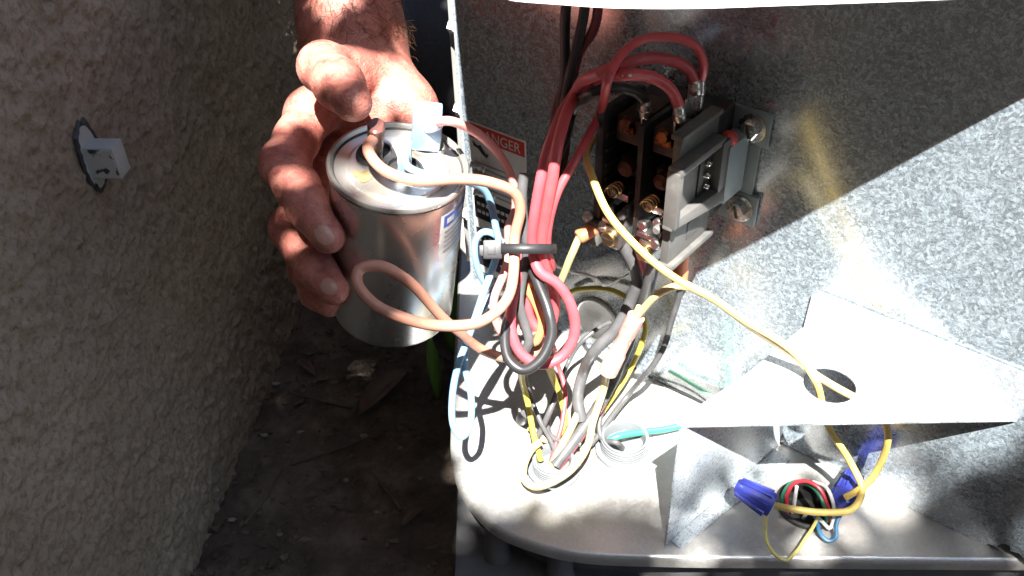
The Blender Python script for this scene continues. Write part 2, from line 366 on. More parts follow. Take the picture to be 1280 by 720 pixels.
for o_, z in prof: v += [(*(p+q*o_), z) for p, q in zip(outl, nr)]
n = len(outl); f = [(i*n+k, i*n+(k+1) % n, (i+1)*n+(k+1) % n, (i+1)*n+k) for i in range(len(prof)-1) for k in range(n)]
mesh('pan_rim', v, f, GALVP, unit_o)
inn = outl+(cen-outl)/np.linalg.norm(cen-outl, axis=1)[:, None]*24
mesh('pan_skirt', [(*p, z) for z in (-8, -49.8) for p in inn], [(k, (k+1) % n, n+(k+1) % n, n+k) for k in range(n)], CONC, unit_o)
# divider panel, across the corner
SL = -158.; SR = 232.
jag = [(SR, 0), (SR, 5), (222, 4.5), (218, 7), (214.5, 5.5), (213, 9), (209.5, 8), (208, 3.5), (204, 3), (203, .2)]
panel = plate('divider_panel', [(SL, .2)]+jag[::-1][0:0]+[(203, .2), (204, 3), (208, 3.5), (209.5, 8), (213, 9), (214.5, 5.5), (218, 7), (222, 4.5), (SR, 5), (SR, 322), (SL, 322)],
      [circ(-106.3, 156.9, 1.7, 12), circ(-2, 90, 1.6, 10)], 1.0, lambda u, v_, w: L(u, w, v_), GALV, unit_o)
MB().lbox(SL-1.6, SL-.1, -16, .6, .3, 322, .2).build('edge_flange', GALVB, unit_o)
for z in (196, 141, 60):
    c = L(SL-1.6, -5, z); sc = MB().lathe(c, -AX, [(5.6, 0), (5.6, .8), (4.4, 1.0), (4.4, 7), (3.6, 7.8)], 6).build('flange_screw', WHITE, unit_o)
# cover
CZ = 293.5
lip = [onz(px, py, CZ) for px, py in ((640, 1), (700, 6), (760, 10), (860, 11), (1000, 6.5), (1180, 0))]
lip = [np.array([-27.6, 780, CZ]), np.array([-27.6, 340, CZ]), np.array([-22, 316, CZ]), np.array([-14, 298, CZ]), np.array([0, lip[0][1]+3, CZ])]+lip+[np.array([205, 281.8, CZ]), np.array([300, 280, CZ]), np.array([448, 276, CZ])]
lp = spline(lip, 6); lp[:, 2] = CZ
v = []; cc = np.array([200, 560])
for p in lp:
    q = unit(cc-p[:2])
    for o_, z in ((2.5, 0), (0, 0), (0, 24), (1, 27), (3.5, 29)): v.append((p[0]+q[0]*o_, p[1]+q[1]*o_, CZ+z))
m_ = 5; f = [(i*m_+k, i*m_+k+1, (i+1)*m_+k+1, (i+1)*m_+k) for i in range(len(lp)-1) for k in range(m_-1)]
mesh('cover_lip', v, f, WHITE, unit_o)
ring = [v[i*m_+4][:2] for i in range(len(lp))]+[(448, 780)]
plate('cover_top', ring, [], 1.2, lambda u, v_, w: (u, v_, CZ+29+w), WHITE, unit_o)
# cabinet skin behind the compartment
x0 = L(SL, 0, 0)[0]
for i in range(7):
    y = L(SL, 0, 0)[1]+14+i*34
    MB().box(x0-5, x0-2, y, y+22, 14, 310, 1).build('side_louvre', DARKP, unit_o)
MB().box(x0+2, x0+24, L(SL, 0, 0)[1]+12, 764, .5, 322).build('coil', FIN, unit_o, smooth=False)
MB().box(x0+26, 438, 761, 765, .5, 322).build('rear_skin', DARKP, unit_o)
MB().box(434, 438, 262, 760, .5, 322).build('side_skin', DARKP, unit_o)
fx = L(SR, 0, 0); MB().box(fx[0]+2, 433, fx[1]-2, fx[1]+1, .5, 322).build('front_skin', WHITE, unit_o)
# barrier shelf
fl = onz(845, 533, SH); fr = onz(1280, 525, SH); bk = onp(1003, 412); 
sb = (bk-PA) @ AX; mf = (fr[1]-fl[1])/(fr[0]-fl[0]); p0_ = L(0, 1.2, 0); se = (fl[1]+mf*(p0_[0]-fl[0])-p0_[1])/(AX[1]-mf*AX[0])-.5
def XY(p): return (p[0], p[1])
br = L(se, 1.2, 0); bl = L(sb, 1.2, 0)
fre = fl+(fr-fl)*((L(se, 1.2, 0)[0]-.6-fl[0])/(fr[0]-fl[0]))
HC = onz(1037, 481, SH)
mid = onz(935, 466, SH)
plate('barrier_shelf', [XY(fl+[3, 0, 0]), XY(fre), XY(br), XY(bl), XY(mid), XY(fl+[0, 3, 0])], [circ(HC[0], HC[1], 12.6, 32)], 1.0, lambda u, v_, w: (u, v_, SH+w), GALVB, unit_o)
def fz(s): return SH+.2
plate('shelf_flange', [(sb+1, SH+.2), (se, SH+.2), (se, 117.), (sb+5, 117.), (sb+1.3, 113.)], [], 1.0, lambda u, v_, w: L(u, 2.0+w, v_), GALVB, unit_o)
# partition under the shelf's slanted edge
pdir = unit((bl-fl)*[1, 1, 0]); plen = np.linalg.norm((bl-fl)[:2]); pn = np.array([pdir[1], -pdir[0], 0])
def PP(t, o, z): return np.array([fl[0], fl[1], 0])+pdir*t+pn*o+ZX*z
plate('partition', [(0, .4), (plen-1, .4), (plen-1, SH-1.1), (0, SH-1.1)], [], 1.0, lambda u, v_, w: PP(u, w+3, v_), GALVB, unit_o)
MB().hexa([PP(*p) for p in ((4, 3.2, .3), (plen-6, 3.2, .3), (plen-6, 14, .3), (4, 10, .3), (4, 3.2, 1.2), (plen-6, 3.2, 1.2), (plen-6, 14, 1.2), (4, 10, 1.2))], .2).build('partition_foot', GALVB, unit_o)
c = PP(plen*.55, 3.4, 62); MB().lathe(c, pn, [(6.5, 0), (6.5, .8), (4.6, 1.2), (4.6, 4), (3.8, 4.8)], 6).build('bracket_screw', STEEL, unit_o)
# low voltage grommet
gr = MB(); 
TT = np.linspace(0, 2*math.pi, 33); gr.tube([(LVH[0]+15.2*math.cos(t), LVH[1]+15.2*math.sin(t), .8) for t in TT], 1.7, 8, caps=False); gr.build('grommet', RUBBER, unit_o)
MB().lathe((LVH[0], LVH[1], -12), ZX, [(15.4, 0), (15.4, 11), (15.1, 11.5), (14.8, 11), (14.8, .6)], 28).build('conduit_throat', RUBBER, unit_o)
# round knockout plate low on the panel
KC = onp(748, 398); ks = (KC-PA) @ AX
MB().lathe(L(ks, .1, 27), NX, [(17, 0), (17, 1.6), (15.6, 2.2), (14.5, 1.5), (4, 1.4), (1, 1.8)], 40).build('knockout_cap', GALVP, unit_o)
# danger label
def lab(s0, s1, z0, z1, o_, mat, nm, par, sh=.06): 
    return plate(nm, [(s0, z0), (s1, z0+(s1-s0)*sh*0), (s1, z1), (s0, z1)], [], .12, lambda u, v_, w: L(u, o_+w, v_), mat, par)
LT = 139.; L0 = -153.; L1 = -105.
wl_ = lab(L0, L1, 20, LT, .25, WHLAB, 'warning_label', unit_o)
lab(L0+1.2, L1-1.2, LT-11.5, LT-1.2, .40, REDLAB, 'red_header', wl_)
V, Fc = text_mesh('DANGER', 9.6); xs_ = [p[0] for p in V]; k = 36/(max(xs_)-min(xs_))
mesh('lettering', [L(L0+7+p[0]*k, .55, LT-9.7+p[1]) for p in V], Fc, WHLAB, wl_, smooth=False)
lab(L0+1.5, L1-4, 66, 84, .40, BLKLAB, 'black_band', wl_)
lab(L0+1.5, L0+26, 26, 58, .40, BLKLAB, 'black_panel', wl_)
zz = [(-150, 126), (-146, 123), (-143, 124), (-139, 119), (-136, 119.5), (-138, 116), (-142, 118), (-145, 121), (-149, 122)]
plate('pictogram', zz, [], .1, lambda u, v_, w: L(u, .5+w, v_), BLKLAB, wl_)
mk_ = MB()
for r_ in range(2):
    x = L0+4
    while x < L1-8:
        w_ = random.uniform(2, 5); mk_.lbox(x, x+w_, .52, .6, 77-r_*6, 79.5-r_*6, 0); x += w_+1.2
mk_.build('fine_print', WHLAB, wl_, smooth=False)
mk_ = MB()
for i in range(14):
    s_ = random.uniform(L0+3, L0+23); z = random.uniform(29, 55); mk_.lbox(s_, s_+random.uniform(1, 2.4), .52, .6, z, z+random.uniform(.8, 2), 0)
mk_.build('fine_print', WHLAB, wl_, smooth=False)
mk_ = MB()
for i in range(7):
    z = 110-i*3.6; mk_.lbox(L0+4, L1-5-random.uniform(0, 12), .42, .48, z, z+1.2, 0)
mk_.build('fine_print', GREYINK, wl_, smooth=False)
# peeling paper: flap at the label's edge and torn curl lower on the panel
def curl(pa, w_, name, par, mat):
    P = spline([pt(p) for p in pa], 6); v = []; 
    for i, p in enumerate(P):
        wv = w_*(.75+.25*math.sin(i*1.7))*unit(np.array([.15, -.5, .85])); v += [p-wv/2, p+wv/2]
    f = [(2*i, 2*i+1, 2*i+3, 2*i+2) for i in range(len(P)-1)]
    o = mesh(name, v, f, mat, par); md = o.modifiers.new('thick', 'SOLIDIFY'); md.thickness = .0003; return o
curl([(690, 322, 'p8'), (700, 334, 'p12'), (716, 340, 'p8'), (740, 346, 'p14'), (758, 356, 'p12'), (772, 350, 'p10'), (786, 343, 'p16')], 7, 'torn_label_strip', unit_o, WHLAB)
curl([(588, 205, 'p6'), (596, 207, 'p12'), (606, 212, 'p16')], 9, 'label_flap', wl_, WHLAB)
curl([(592, 240, 'p6'), (604, 243, 'p10'), (620, 246, 'p14')], 9, 'label_flap', wl_, WHLAB)

# ================================================================== CONTACTOR
ct = empty('contactor', L(15, 0, 138), 'scorched black and grey two pole contactor screwed to the panel', 'contactor')
MB().lbox(-14, 45, .6, 3.0, 158.6, 186.4, .4).build('mounting_plate', COILGR, ct)
for z in (195.5, 149.5):
    e = MB().lbox(28, 49, .7, 3.4, z-9, z+9, .8).build('mounting_ear', COILGR, ct)
    c = L(40.3, 3.4, z)
    MB().lathe(c, NX, [(7.2, 0), (7.2, 1), (5, 1.2), (5, 4.6), (4.3, 5.2)], 6).lathe(c, NX, [(7.4, 0), (7.4, .8), (6, 1.1)], 20).build('hex_screw', STEEL, e)
    MB().obox(c+NX*5.3, AX*math.cos(.3)+ZX*math.sin(.3), NX, -AX*math.sin(.3)+ZX*math.cos(.3), .7, .25, 3.4, 0).build('screw_slot', BLACKPL, e)
MB().lbox(-14, 30, 3.2, 21.6, 146, 206, 1.2).build('base_block', BLACKPL, ct)
# left wall, centre web, right side plates
MB().lbox(-14, -9.5, 22, 58, 139, 211, .9).build('side_wall', BLACKPL, ct)
MB().lbox(-15.4, -8.6, 54, 61, 136, 150, .9).build('wall_foot', GREYPL, ct)
MB().lbox(8.5, 11.5, 22, 56, 148, 209, .7).build('centre_web', BLACKPL, ct)
MB().lbox(27, 31.5, 22, 56, 193, 209.5, .8).build('upper_plate', GREYPL, ct)
MB().lbox(26, 32.6, 21, 57.2, 208, 210.6, .7).build('plate_lip', GREYPL, ct)
lo_ = MB().lbox(29, 33.5, 24, 62, 143, 170, .8).build('lower_plate', GREYPL, ct)
MB().lbox(28.4, 36.5, 22, 63.5, 141, 144.5, 1.4).build('plate_lip', GREYPL, ct)
MB().lbox(33.4, 33.9, 34, 46, 150, 160, .2).build('moulded_mark', plain('worn_phenolic', (.07, .068, .066), .5), lo_)
# box with the recessed window: four walls and a floor
wb = MB()
for q in ((31, 38.5, 26, 66, 196, 200), (31, 38, 62.5, 66.5, 168, 198), (31, 39.5, 22, 30, 168, 198)): wb.lbox(*q, 1.0)
wb.hexa([L(*p) for p in ((31, 24, 164), (41, 24, 164), (36.5, 67, 167), (31, 67, 167), (31, 24, 172), (40, 24, 172), (36, 66, 171), (31, 66, 171))], 1)
wb.build('window_box', GREYPL, ct)
MB().lbox(31.5, 33.2, 24, 61, 167, 199, .3).build('window_floor', GREYPL, ct)
MB().lbox(33.1, 34.2, 30, 41, 172, 195, .3).build('window_slot', BLACKPL, ct)
for z in (176, 182, 188.5): MB().lathe(L(34.4, 35, z), AX, [(1.8, 0), (1.8, 1.2), (1.2, 2.2)], 12).build('contact_stud', STEEL, ct)
MB().lbox(31, 40.6, 5, 25, 162, 194, 1.5).build('coil_case', COILGR, ct)
MB().lathe(L(36, 20, 193.5), ZX+AX*.3, [(4.2, 0), (4.2, 2.5), (3.2, 5.0), (1.6, 6)], 16).build('red_coil_cap', plain('red_plastic', (.45, .04, .03), .35), ct)
for s0 in (-7.5, 13):
    pole = MB().lbox(s0, s0+13, 22, 50, 194, 207, .8).build('pole_block', BROWNPL, ct); MB().lbox(s0+1, s0+12, 22, 40, 150, 160, .8).build('lower_pole_block', BROWNPL, ct)
    MB().lbox(s0+2, s0+11, 46, 52.5, 200, 204, .5).build('terminal_bar', COPPER, pole)
    MB().lathe(L(s0+6.5, 50, 205), NX, [(3.4, 0), (3.4, 3), (2.8, 3.8)], 14).build('terminal_screw', COPPER, pole)
    MB().lbox(s0+.5, s0+12, 24, 46, 174, 184, 1.2).build('moving_contact', BROWNPL, ct)
    MB().lathe(L(s0+6.5, 46, 180), NX, [(4.2, 0), (4.2, 5), (2, 7)], 16).build('contact_button', plain('burnt_copper', (.14, .05, .03), .5, .4, var=.4), ct)
    MB().lbox(s0+1, s0+11.5, 28, 54, 164, 168, .8).build('spring_clip', TINW, ct)
    MB().lbox(s0+.5, s0+11.5, 30, 60, 152, 155, .6).build('lug_plate', TINW, ct)
    lg = MB().lbox(s0+2, s0+11, 44, 60, 138, 151, 1.5).build('wire_lug', TINW, ct)
    MB().lathe(L(s0+6.5, 60, 145), NX, [(4.4, 0), (4.4, 2.5), (3.6, 3.2)], 16).build('lug_screw', BRASS, lg)
    MB().obox(L(s0+6.5, 63.1, 145), AX, NX, ZX, 3.3, .3, .6, 0).build('screw_slot', BLACKPL, lg)
    MB().lbox(s0+10.5, s0+13.5, 40, 58, 150, 163, 1).lathe(L(s0+12, 57.5, 160), NX, [(2.4, 0), (2.4, 3), (1.7, 3.8)], 12).build('contact_post', GREYPL, ct)
for z in (158, 166, 174, 182, 190, 198): MB().lbox(-9.6, -8.2, 26, 56, z-1, z+1, .3).build('wall_rib', BLACKPL, ct)
for s_, o_, z in ((-4, 57, 158), (2, 58, 150), (16, 58, 158), (24, 57, 162), (25, 60, 152)):
    MB().lathe(L(s_, o_-4, z), NX, [(2.2, 0), (2.2, 3.5), (2.9, 3.6), (2.9, 5), (2.2, 5.6)], 12).build('clip_screw', TINW, ct)
for s_ in (-3, 17.5):
    MB().tube([L(s_+3*math.cos(t), 52+t*.35, 170+3*math.sin(t)) for t in np.linspace(0, 22, 90)], .5, 6).build('contact_spring', BRASS, ct)
MB().lbox(-20, -14.2, 20, 26, 176, 184, .8).build('coil_tab', BROWNPL, ct)
for s_, o_, z in ((24, 30, 210), (21, 34, 210), (22.8, 46, 208), (5.3, 46, 206)):
    MB().lbox(s_-.5, s_+.5, o_-3.1, o_+3.1, z-6, z+8, .2).build('spade_blade', TINW, ct)

# ================================================================== CAPACITOR
CT = dep(498, 206, 409); CB = dep(491, 381, 477); CAX = unit(CT-CB); CL = np.linalg.norm(CT-CB); CR = 32.
cp = empty('capacitor', CB, 'round silver metal can capacitor gripped by the hand', 'capacitor')
MB().lathe(CB, CAX, [(CR-3.2, 0), (CR-1.2, .5), (CR-.3, 1.8), (CR, 3.5), (CR, CL-4), (CR-.2, CL-2.2)], 96).build('can', CAN, cp)
MB().lathe(CB, CAX, [(CR-.2, CL-2.2), (CR+.9, CL-1.6), (CR+1.1, CL-.2), (CR+.6, CL+.8), (CR-.6, CL+.9), (CR-1.4, CL), (CR-1.8, CL-1.6), (CR-4, CL-2), (10, CL-1.4), (1, CL-1.2)], 96).build('lid', CANTOP, cp)
cu, cw = perp(CAX)
tr_ = np.linspace(0, 2*math.pi, 73)
SEAM = plain('dark_seam', (.07, .065, .06), .5, .3, var=.4)
MB().tube([CB+CAX*(CL-1.5)+(cu*math.cos(t)+cw*math.sin(t))*(CR-1.7) for t in tr_], .75, 6, caps=False).build('seam', SEAM, cp)
MB().tube([CB+CAX*(CL-2.6)+(cu*math.cos(t)+cw*math.sin(t))*(CR+.15) for t in tr_], .5, 6, caps=False).build('crimp_groove', SEAM, cp)
MB().lathe(CB, CAX, [(24, CL-2), (24, CL-.9), (23, CL-.6), (22, CL-.9), (4, CL-.8)], 64).build('terminal_disc', CANTOP, cp)
def onlid(px, py, h=0.):                      # pixel on the lid's plane
    v = ray(px, py); return CAM+v*(((CT-CAX*1.5+CAX*h-CAM) @ CAX)/(v @ CAX))
CUP = plain('black_insulator', (.03, .03, .032), .4, var=.3)
terms = {'brown': onlid(470, 196), 'fan': onlid(532, 186), 'blue': onlid(505, 215)}
for nm, c in terms.items():
    t_ = MB().lathe(c, CAX, [(9.4, 0), (9.4, 1.2), (8.6, 3.0), (7.6, 3.2), (7.4, 1.2), (2, 1.0)], 28).build('terminal_cup', CUP if nm != 'fan' else CANTOP, cp)
    for q in (-2.4, 2.4): MB().obox(c+CAX*6+cu*q, cu, cw, CAX, .5, 3.2, 6, .15).build('terminal_blade', TINW, t_)
sc_ = onlid(453, 219, 1.0); v = [sc_]+[sc_+(cu*math.cos(t)*(1+.35*math.sin(3*t+1))+cw*math.sin(t)*(1+.3*math.sin(2*t)))*4. for t in np.linspace(0, 2*math.pi, 25)[:-1]]
mesh('stain', v, [(0, 1+k, 1+(k+1) % 24) for k in range(24)], plain('rust_stain', (.24, .16, .075), .5, .2, var=.5, scale=200), cp)
# printed label on the side: patch of the cylinder
def canpatch(name, a0, a1, h0, h1, o_, mat, par):
    n = 10; v = []
    for i in range(n+1):
        t = a0+(a1-a0)*i/n; d_ = cu*math.cos(t)+cw*math.sin(t)
        for h in (h0, h1): v.append(CB+CAX*h+d_*(CR+o_))
    o = mesh(name, v, [(2*i, 2*i+1, 2*i+3, 2*i+2) for i in range(n)], mat, par); return o
dv = dep(562, 285, 430)-CB; dv = dv-CAX*(dv @ CAX); TA = math.atan2(dv @ cw, dv @ cu)
dc = CAM-CB; dc = dc-CAX*(dc @ CAX); TC = math.atan2(dc @ cw, dc @ cu); TA += .2*(1 if math.sin(TC-TA) > 0 else -1)
lb = canpatch('printed_label', TA-.42, TA+.75, CL-38, CL-9, .12, WHLAB, cp)
canpatch('blue_stripe', TA-.36, TA+.7, CL-17, CL-10, .22, BLUELAB, lb)
for i in range(3):
    canpatch('white_mark', TA-.30+i*.28, TA-.30+i*.28+.16, CL-15.3, CL-12, .30, WHLAB, lb)
for i in range(5): canpatch('print_line', TA-.33, TA+.3-.1*(i % 2), CL-21-i*3.1, CL-19.6-i*3.1, .22, GREYINK, lb)
for i in range(3): canpatch('print_line', TA+.4, TA+.62, CL-23-i*4, CL-21-i*4, .22, GREYINK, lb)

# ================================================================== WIRES
WIRES = []
def wire(label, mat, r, pts, group=None, ends=(), name='wire', n=10, seg=7):
    r = r*.93
    P = spline([pt(p) if len(p) == 3 and isinstance(p[2], str) else np.array(p, float) for p in pts], seg)
    k_ = np.cumsum(np.linalg.norm(np.diff(P, axis=0, prepend=P[:1]), axis=1)); sd_k = abs(hash(label)) % 1 if False else len(label)*7.3
    env = np.clip(np.minimum(k_, k_[-1]-k_)/8, 0, 1)[:, None]
    P = P+env*np.stack([vnoise(k_+sd_k+j*91., k_*0+j*13., 1/22., 40+j)-.5 for j in range(3)], 1)*1.6
    if not ends:
        o = MB().tube(P, r, n).build(name, mat, origin=P[len(P)//2]); tag(o, label, 'wire', group); return o, P
    root = empty(name, P[len(P)//2], label, 'wire', group)
    MB().tube(P, r, n).build('insulation', mat, root)
    return root, P
def boot(root, p, d, r, ln, mat, name='terminal_boot', flat=.7):
    d = unit(d); u, w = perp(d); p = np.array(p, float); b_ = MB(); prof = [(r*.75, 0), (r, 1), (r, ln*.5), (r*1.12, ln*.55), (r*1.12, ln-1), (r*.9, ln)]
    b_.lathe(p, d, prof, 16); b_.v = [p+d*((x-p) @ d)+u*((x-p) @ u)+w*((x-p) @ w)*flat for x in b_.v]
    return b_.build(name, mat, root)

TAN = insul('tan', (.42, .195, .135)); PINK = insul('rose', (.60, .24, .21)); RED = insul('red', (.43, .07, .085)); RED2 = insul('bright_red', (.50, .07, .08))
BLK = insul('black', (.022, .022, .024), .2); GRY = insul('grey_black', (.075, .075, .078), .25); MAROON = insul('maroon', (.13, .022, .03)); BRN = insul('brown', (.12, .045, .03))  # grey black is a lighter black, used for several black wires
BLU = insul('light_blue', (.19, .36, .53)); YEL = insul('yellow', (.64, .46, .13)); CRM = insul('cream', (.46, .37, .17)); GRN = insul('green', (.04, .30, .17)); ORG = insul('orange', (.52, .20, .08))
WHT = insul('white', (.70, .70, .68)); YDK = insul('dull_yellow', (.40, .33, .05)); NAVY = insul('slate_blue', (.05, .13, .24))

b0 = terms['brown']+CAX*9
w, P = wire('tan wire from the capacitor lid looping out over the can', TAN, 2.8, [tuple(b0+CAX*3), (459, 186, 'c392'), (478, 210, 'c388'), (515, 224, 'c388'), (565, 224, 'c392'), (612, 229, 'c398'), (642, 241, 'c404'), (650, 262, 'c410'), (645, 300, 'c418'), (643, 335, 'c416'), (632, 376, 'c410'), (604, 401, 'c402'), (560, 407, 'c394'), (512, 401, 'c386'), (470, 381, 'c384'), (446, 352, 'c386'), (449, 337, 'c388'), (474, 333, 'c390'), (505, 349, 'c398'), (538, 380, 'c412'), (570, 412, 'c430'), (602, 436, 'c452'), (640, 449, 'c462'), (668, 440, 'c466'), (676, 410, 'c462'), (668, 370, 'c452'), (660, 330, 'c440'), (656, 312, 'c434')], ends=1)
boot(w, b0-CAX*3, b0+CAX*10-b0+ (P[3]-P[0])*.05, 5.2, 13, insul('brown_boot', (.13, .055, .045)))
f0 = terms['fan']+CAX*9
w, P = wire('rose wire from the tall pale blue boot on the capacitor', PINK, 2.3, [tuple(f0+CAX*7+cu*4), (560, 151, 'c396'), (582, 157, 'c402'), (606, 173, 'c410'), (627, 198, 'c416'), (640, 228, 'c422'), (643, 262, 'c428'), (634, 286, 'c436'), (636, 312, 'c440'), (630, 345, 'c438'), (619, 378, 'c440'), (622, 408, 'c446'), (636, 424, 'c452'), (650, 400, 'c454'), (652, 350, 'c448'), (650, 318, 'c442')], ends=1)
bb = MB().obox(f0+CAX*4, cu, cw, CAX, 7.6, 7.0, 9.5, 2.4).build('flag_boot', BOOTBL, w)
MB().lathe(f0+CAX*8+cu*4, P[5]-P[0], [(4.2, -2), (4.2, 8), (3.2, 9.5)], 16).build('boot_sleeve', plain('lilac_boot', (.52, .46, .60), .3, sss=.3), w)
c0 = terms['blue']+CAX*7
w, P = wire('light blue wire from the capacitor that dips into the hanging loop', BLU, 2.0, [tuple(c0+CAX*4), (508, 208, 'c388'), (530, 218, 'c392'), (575, 226, 'c402'), (603, 236, 'c416'), (614, 258, 'c426'), (621, 284, 'c432'), (625, 305, 'c436'), (617, 335, 'c438'), (603, 372, 'c440'), (588, 412, 'c444'), (572, 458, 'c450'), (565, 500, 'c456'), (567, 535, 'c460'), (576, 547, 'c461'), (586, 535, 'c460'), (589, 495, 'c458'), (581, 455, 'c456'), (583, 425, 'c458'), (600, 390, 'c464'), (625, 350, 'c462'), (640, 318, 'c450')], ends=1)
MB().obox(c0+CAX*1, cu, cw, CAX, 3.6, 3.0, 8.0, 1.2).build('terminal_boot', BOOTBL, w)
wire('short pale blue wire curling round the cable tie head', BLU, 1.9, [(628, 303, 'c440'), (616, 293, 'c438'), (604, 291, 'c438'), (595, 300, 'c440'), (593, 318, 'c444'), (598, 338, 'c450'), (608, 358, 'c456')])

TIE = [(640, 311), (650, 311), (660, 311), (672, 311), (681, 311)]
w, P = wire('thick dark red wire arching over to the rear contactor blades', RED, 2.9, [(869, 104, 'p31'), (858, 84, 'p34'), (828, 73, 'p42'), (790, 77, 'p55'), (748, 92, 'p78'), (714, 122, 'c424'), (694, 165, 'c404'), (678, 215, 'c404'), (668, 265, 'c412'), (666, 312, 'c424'), (674, 340, 'c424'), (696, 356, 'c426'), (714, 384, 'c430'), (718, 416, 'c436'), (702, 446, 'c440'), (676, 456, 'c440'), (650, 440, 'c438'), (637, 408, 'c436'), (642, 365, 'c436'), (650, 330, 'c434'), (652, 312, 'c432')], ends=1)
boot(w, P[0]+ZX*2, -ZX+AX*.1, 3.6, 7, TINW, 'crimp_barrel', .8)
w, P = wire('red wire with faint white print arching to the front contactor blade', RED2, 2.9, [(849, 133, 'p46'), (838, 112, 'p50'), (815, 98, 'p56'), (780, 95, 'p68'), (742, 104, 'c428'), (712, 132, 'c408'), (698, 175, 'c394'), (690, 225, 'c398'), (682, 270, 'c408'), (677, 312, 'c420'), (686, 345, 'c432'), (694, 380, 'c446'), (680, 415, 'c456'), (662, 400, 'c456'), (660, 350, 'c448'), (664, 314, 'c438')], ends=1)
boot(w, P[0]+ZX*1, -ZX+AX*.1, 3.6, 8, TINW, 'crimp_barrel', .8)
mk_ = MB()
for i in range(16, 30):
    if i % 4: p = P[i]; t = unit(P[i+1]-P[i-1]); u = unit(np.cross(t, p-CAM)); tow = unit(CAM-p); mk_.obox(p+tow*2.86+u*.4, t, u, tow, random.uniform(.4, .9), .55, .08, 0)
mk_.build('printed_marks', WHLAB, w, smooth=False)
w, P = wire('thin bright red wire rising highest before it drops past the yellow wire', RED2, 2.2, [(876, 103, 'p28'), (881, 84, 'p30'), (868, 58, 'p34'), (838, 46, 'p42'), (805, 49, 'p52'), (778, 68, 'p66'), (760, 102, 'p82'), (748, 146, 'c418'), (722, 196, 'c402'), (700, 232, 'c402'), (688, 272, 'c410'), (684, 312, 'c422'), (690, 335, 'c436')], ends=1)
boot(w, P[0]+ZX*2, -ZX, 2.9, 8, TINW, 'crimp_barrel', .8)
for q in ((866, 122, 31), (873, 121, 28)):
    MB().lathe(onp(*q)-ZX*6, ZX, [(2.6, -4), (2.6, 13), (1.8, 14)], 14).build('terminal_barrel', TINW, ct)
w, P = wire('black wire running flat behind the red arches to the left pole', BLK, 2.8, [(806, 128, 'p46'), (796, 116, 'p50'), (772, 110, 'p58'), (742, 116, 'p72'), (716, 142, 'c440'), (700, 190, 'c424'), (674, 250, 'c424'), (662, 300, 'c432'), (661, 322, 'c434'), (672, 352, 'c428'), (685, 388, 'c424'), (689, 420, 'c424'), (674, 453, 'c424'), (654, 463, 'c425'), (636, 448, 'c427'), (631, 420, 'c432'), (640, 385, 'c440'), (652, 345, 'c444')], ends=1)
boot(w, P[0]+ZX*1, -ZX, 3.8, 8, TINW, 'crimp_barrel', .8)
# lower loop of the same bundle in grey black lies on top
wire('black wire dropping from the cover straight behind the bundle', BLK, 2.9, [L(-62, 22, 316), (709, 12, 'p24'), (706, 60, 'p26'), (705, 105, 'p30'), (702, 150, 'p40'), (694, 215, 'c455'), (675, 280, 'c446'), (664, 316, 'c440')])
wire('black wire bending left below the cover to cross its neighbour', BLK, 2.8, [L(-48, 20, 316), (733, 10, 'p22'), (724, 48, 'p26'), (714, 85, 'p32'), (708, 125, 'p36'), (704, 175, 'p48'), (690, 240, 'c452'), (670, 300, 'c444')])
wire('maroon wire slanting down from the cover beside two black wires', MAROON, 2.7, [L(-38, 16, 316), (749, 10, 'p18'), (741, 38, 'p20'), (725, 64, 'p24'), (716, 98, 'p28'), (702, 118, 'p30'), (694, 150, 'p34'), (690, 205, 'p50'), (676, 290, 'c450')])
wire('brown wire half hidden between the bundle and the panel', BRN, 2.6, [(709, 100, 'p26'), (709, 150, 'p34'), (702, 205, 'p48'), (688, 262, 'c458'), (672, 306, 'c446'), (668, 345, 'c450'), (677, 385, 'c454'), (676, 412, 'c456'), (662, 420, 'c456')])
wire('dusty grey wire ending cut short above the cable tie', GRY, 2.7, [(655, 217, 'c412'), (652, 245, 'c416'), (655, 285, 'c424'), (658, 312, 'c428'), (652, 345, 'c436'), (648, 378, 'c440'), (655, 405, 'c444'), (660, 428, 'c447'), (655, 440, 'c450')])
wire('orange tan wire hanging as the inner loop below the cable tie', ORG, 2.4, [(648, 314, 'c438'), (652, 350, 'c446'), (668, 380, 'c450'), (676, 405, 'c452'), (668, 428, 'c455'), (655, 410, 'c456'), (656, 360, 'c452'), (658, 318, 'c444')])
# cable tie
tie = empty('cable_tie', dep(648, 311, 420), 'black nylon cable tie cinched round the wire bundle', 'cable tie')
cx, cy = 656, 311; band = []
for t in np.linspace(0, 2*math.pi, 41):
    band.append(dep(cx+36*math.cos(t), cy+1.5*math.cos(t)*0, 427-14.5*math.sin(t)))
v = []; 
for p in band: v += [p+DOWN*2.4, p-DOWN*2.4]
f = [(2*i, 2*i+1, 2*i+3, 2*i+2) for i in range(40)]
o = mesh('band', v, f, BLKTIE, tie); md = o.modifiers.new('thick', 'SOLIDIFY'); md.thickness = .0014; md.offset = 1
hp = dep(616, 312, 420); hd = MB().obox(hp, RIGHT, DOWN, FWD, 4.6, 4.4, 3.4, .8).build('head', BLKTIE, tie)
MB().obox(hp-FWD*3.5-RIGHT*.6, RIGHT, DOWN, FWD, 2.0, 2.6, .3, .1).build('pawl_slot', BLKTIE, hd)
MB().obox(dep(606, 313, 422), RIGHT, DOWN, FWD, 2.6, 2.4, .7, .2).build('tail', BLKTIE, tie)

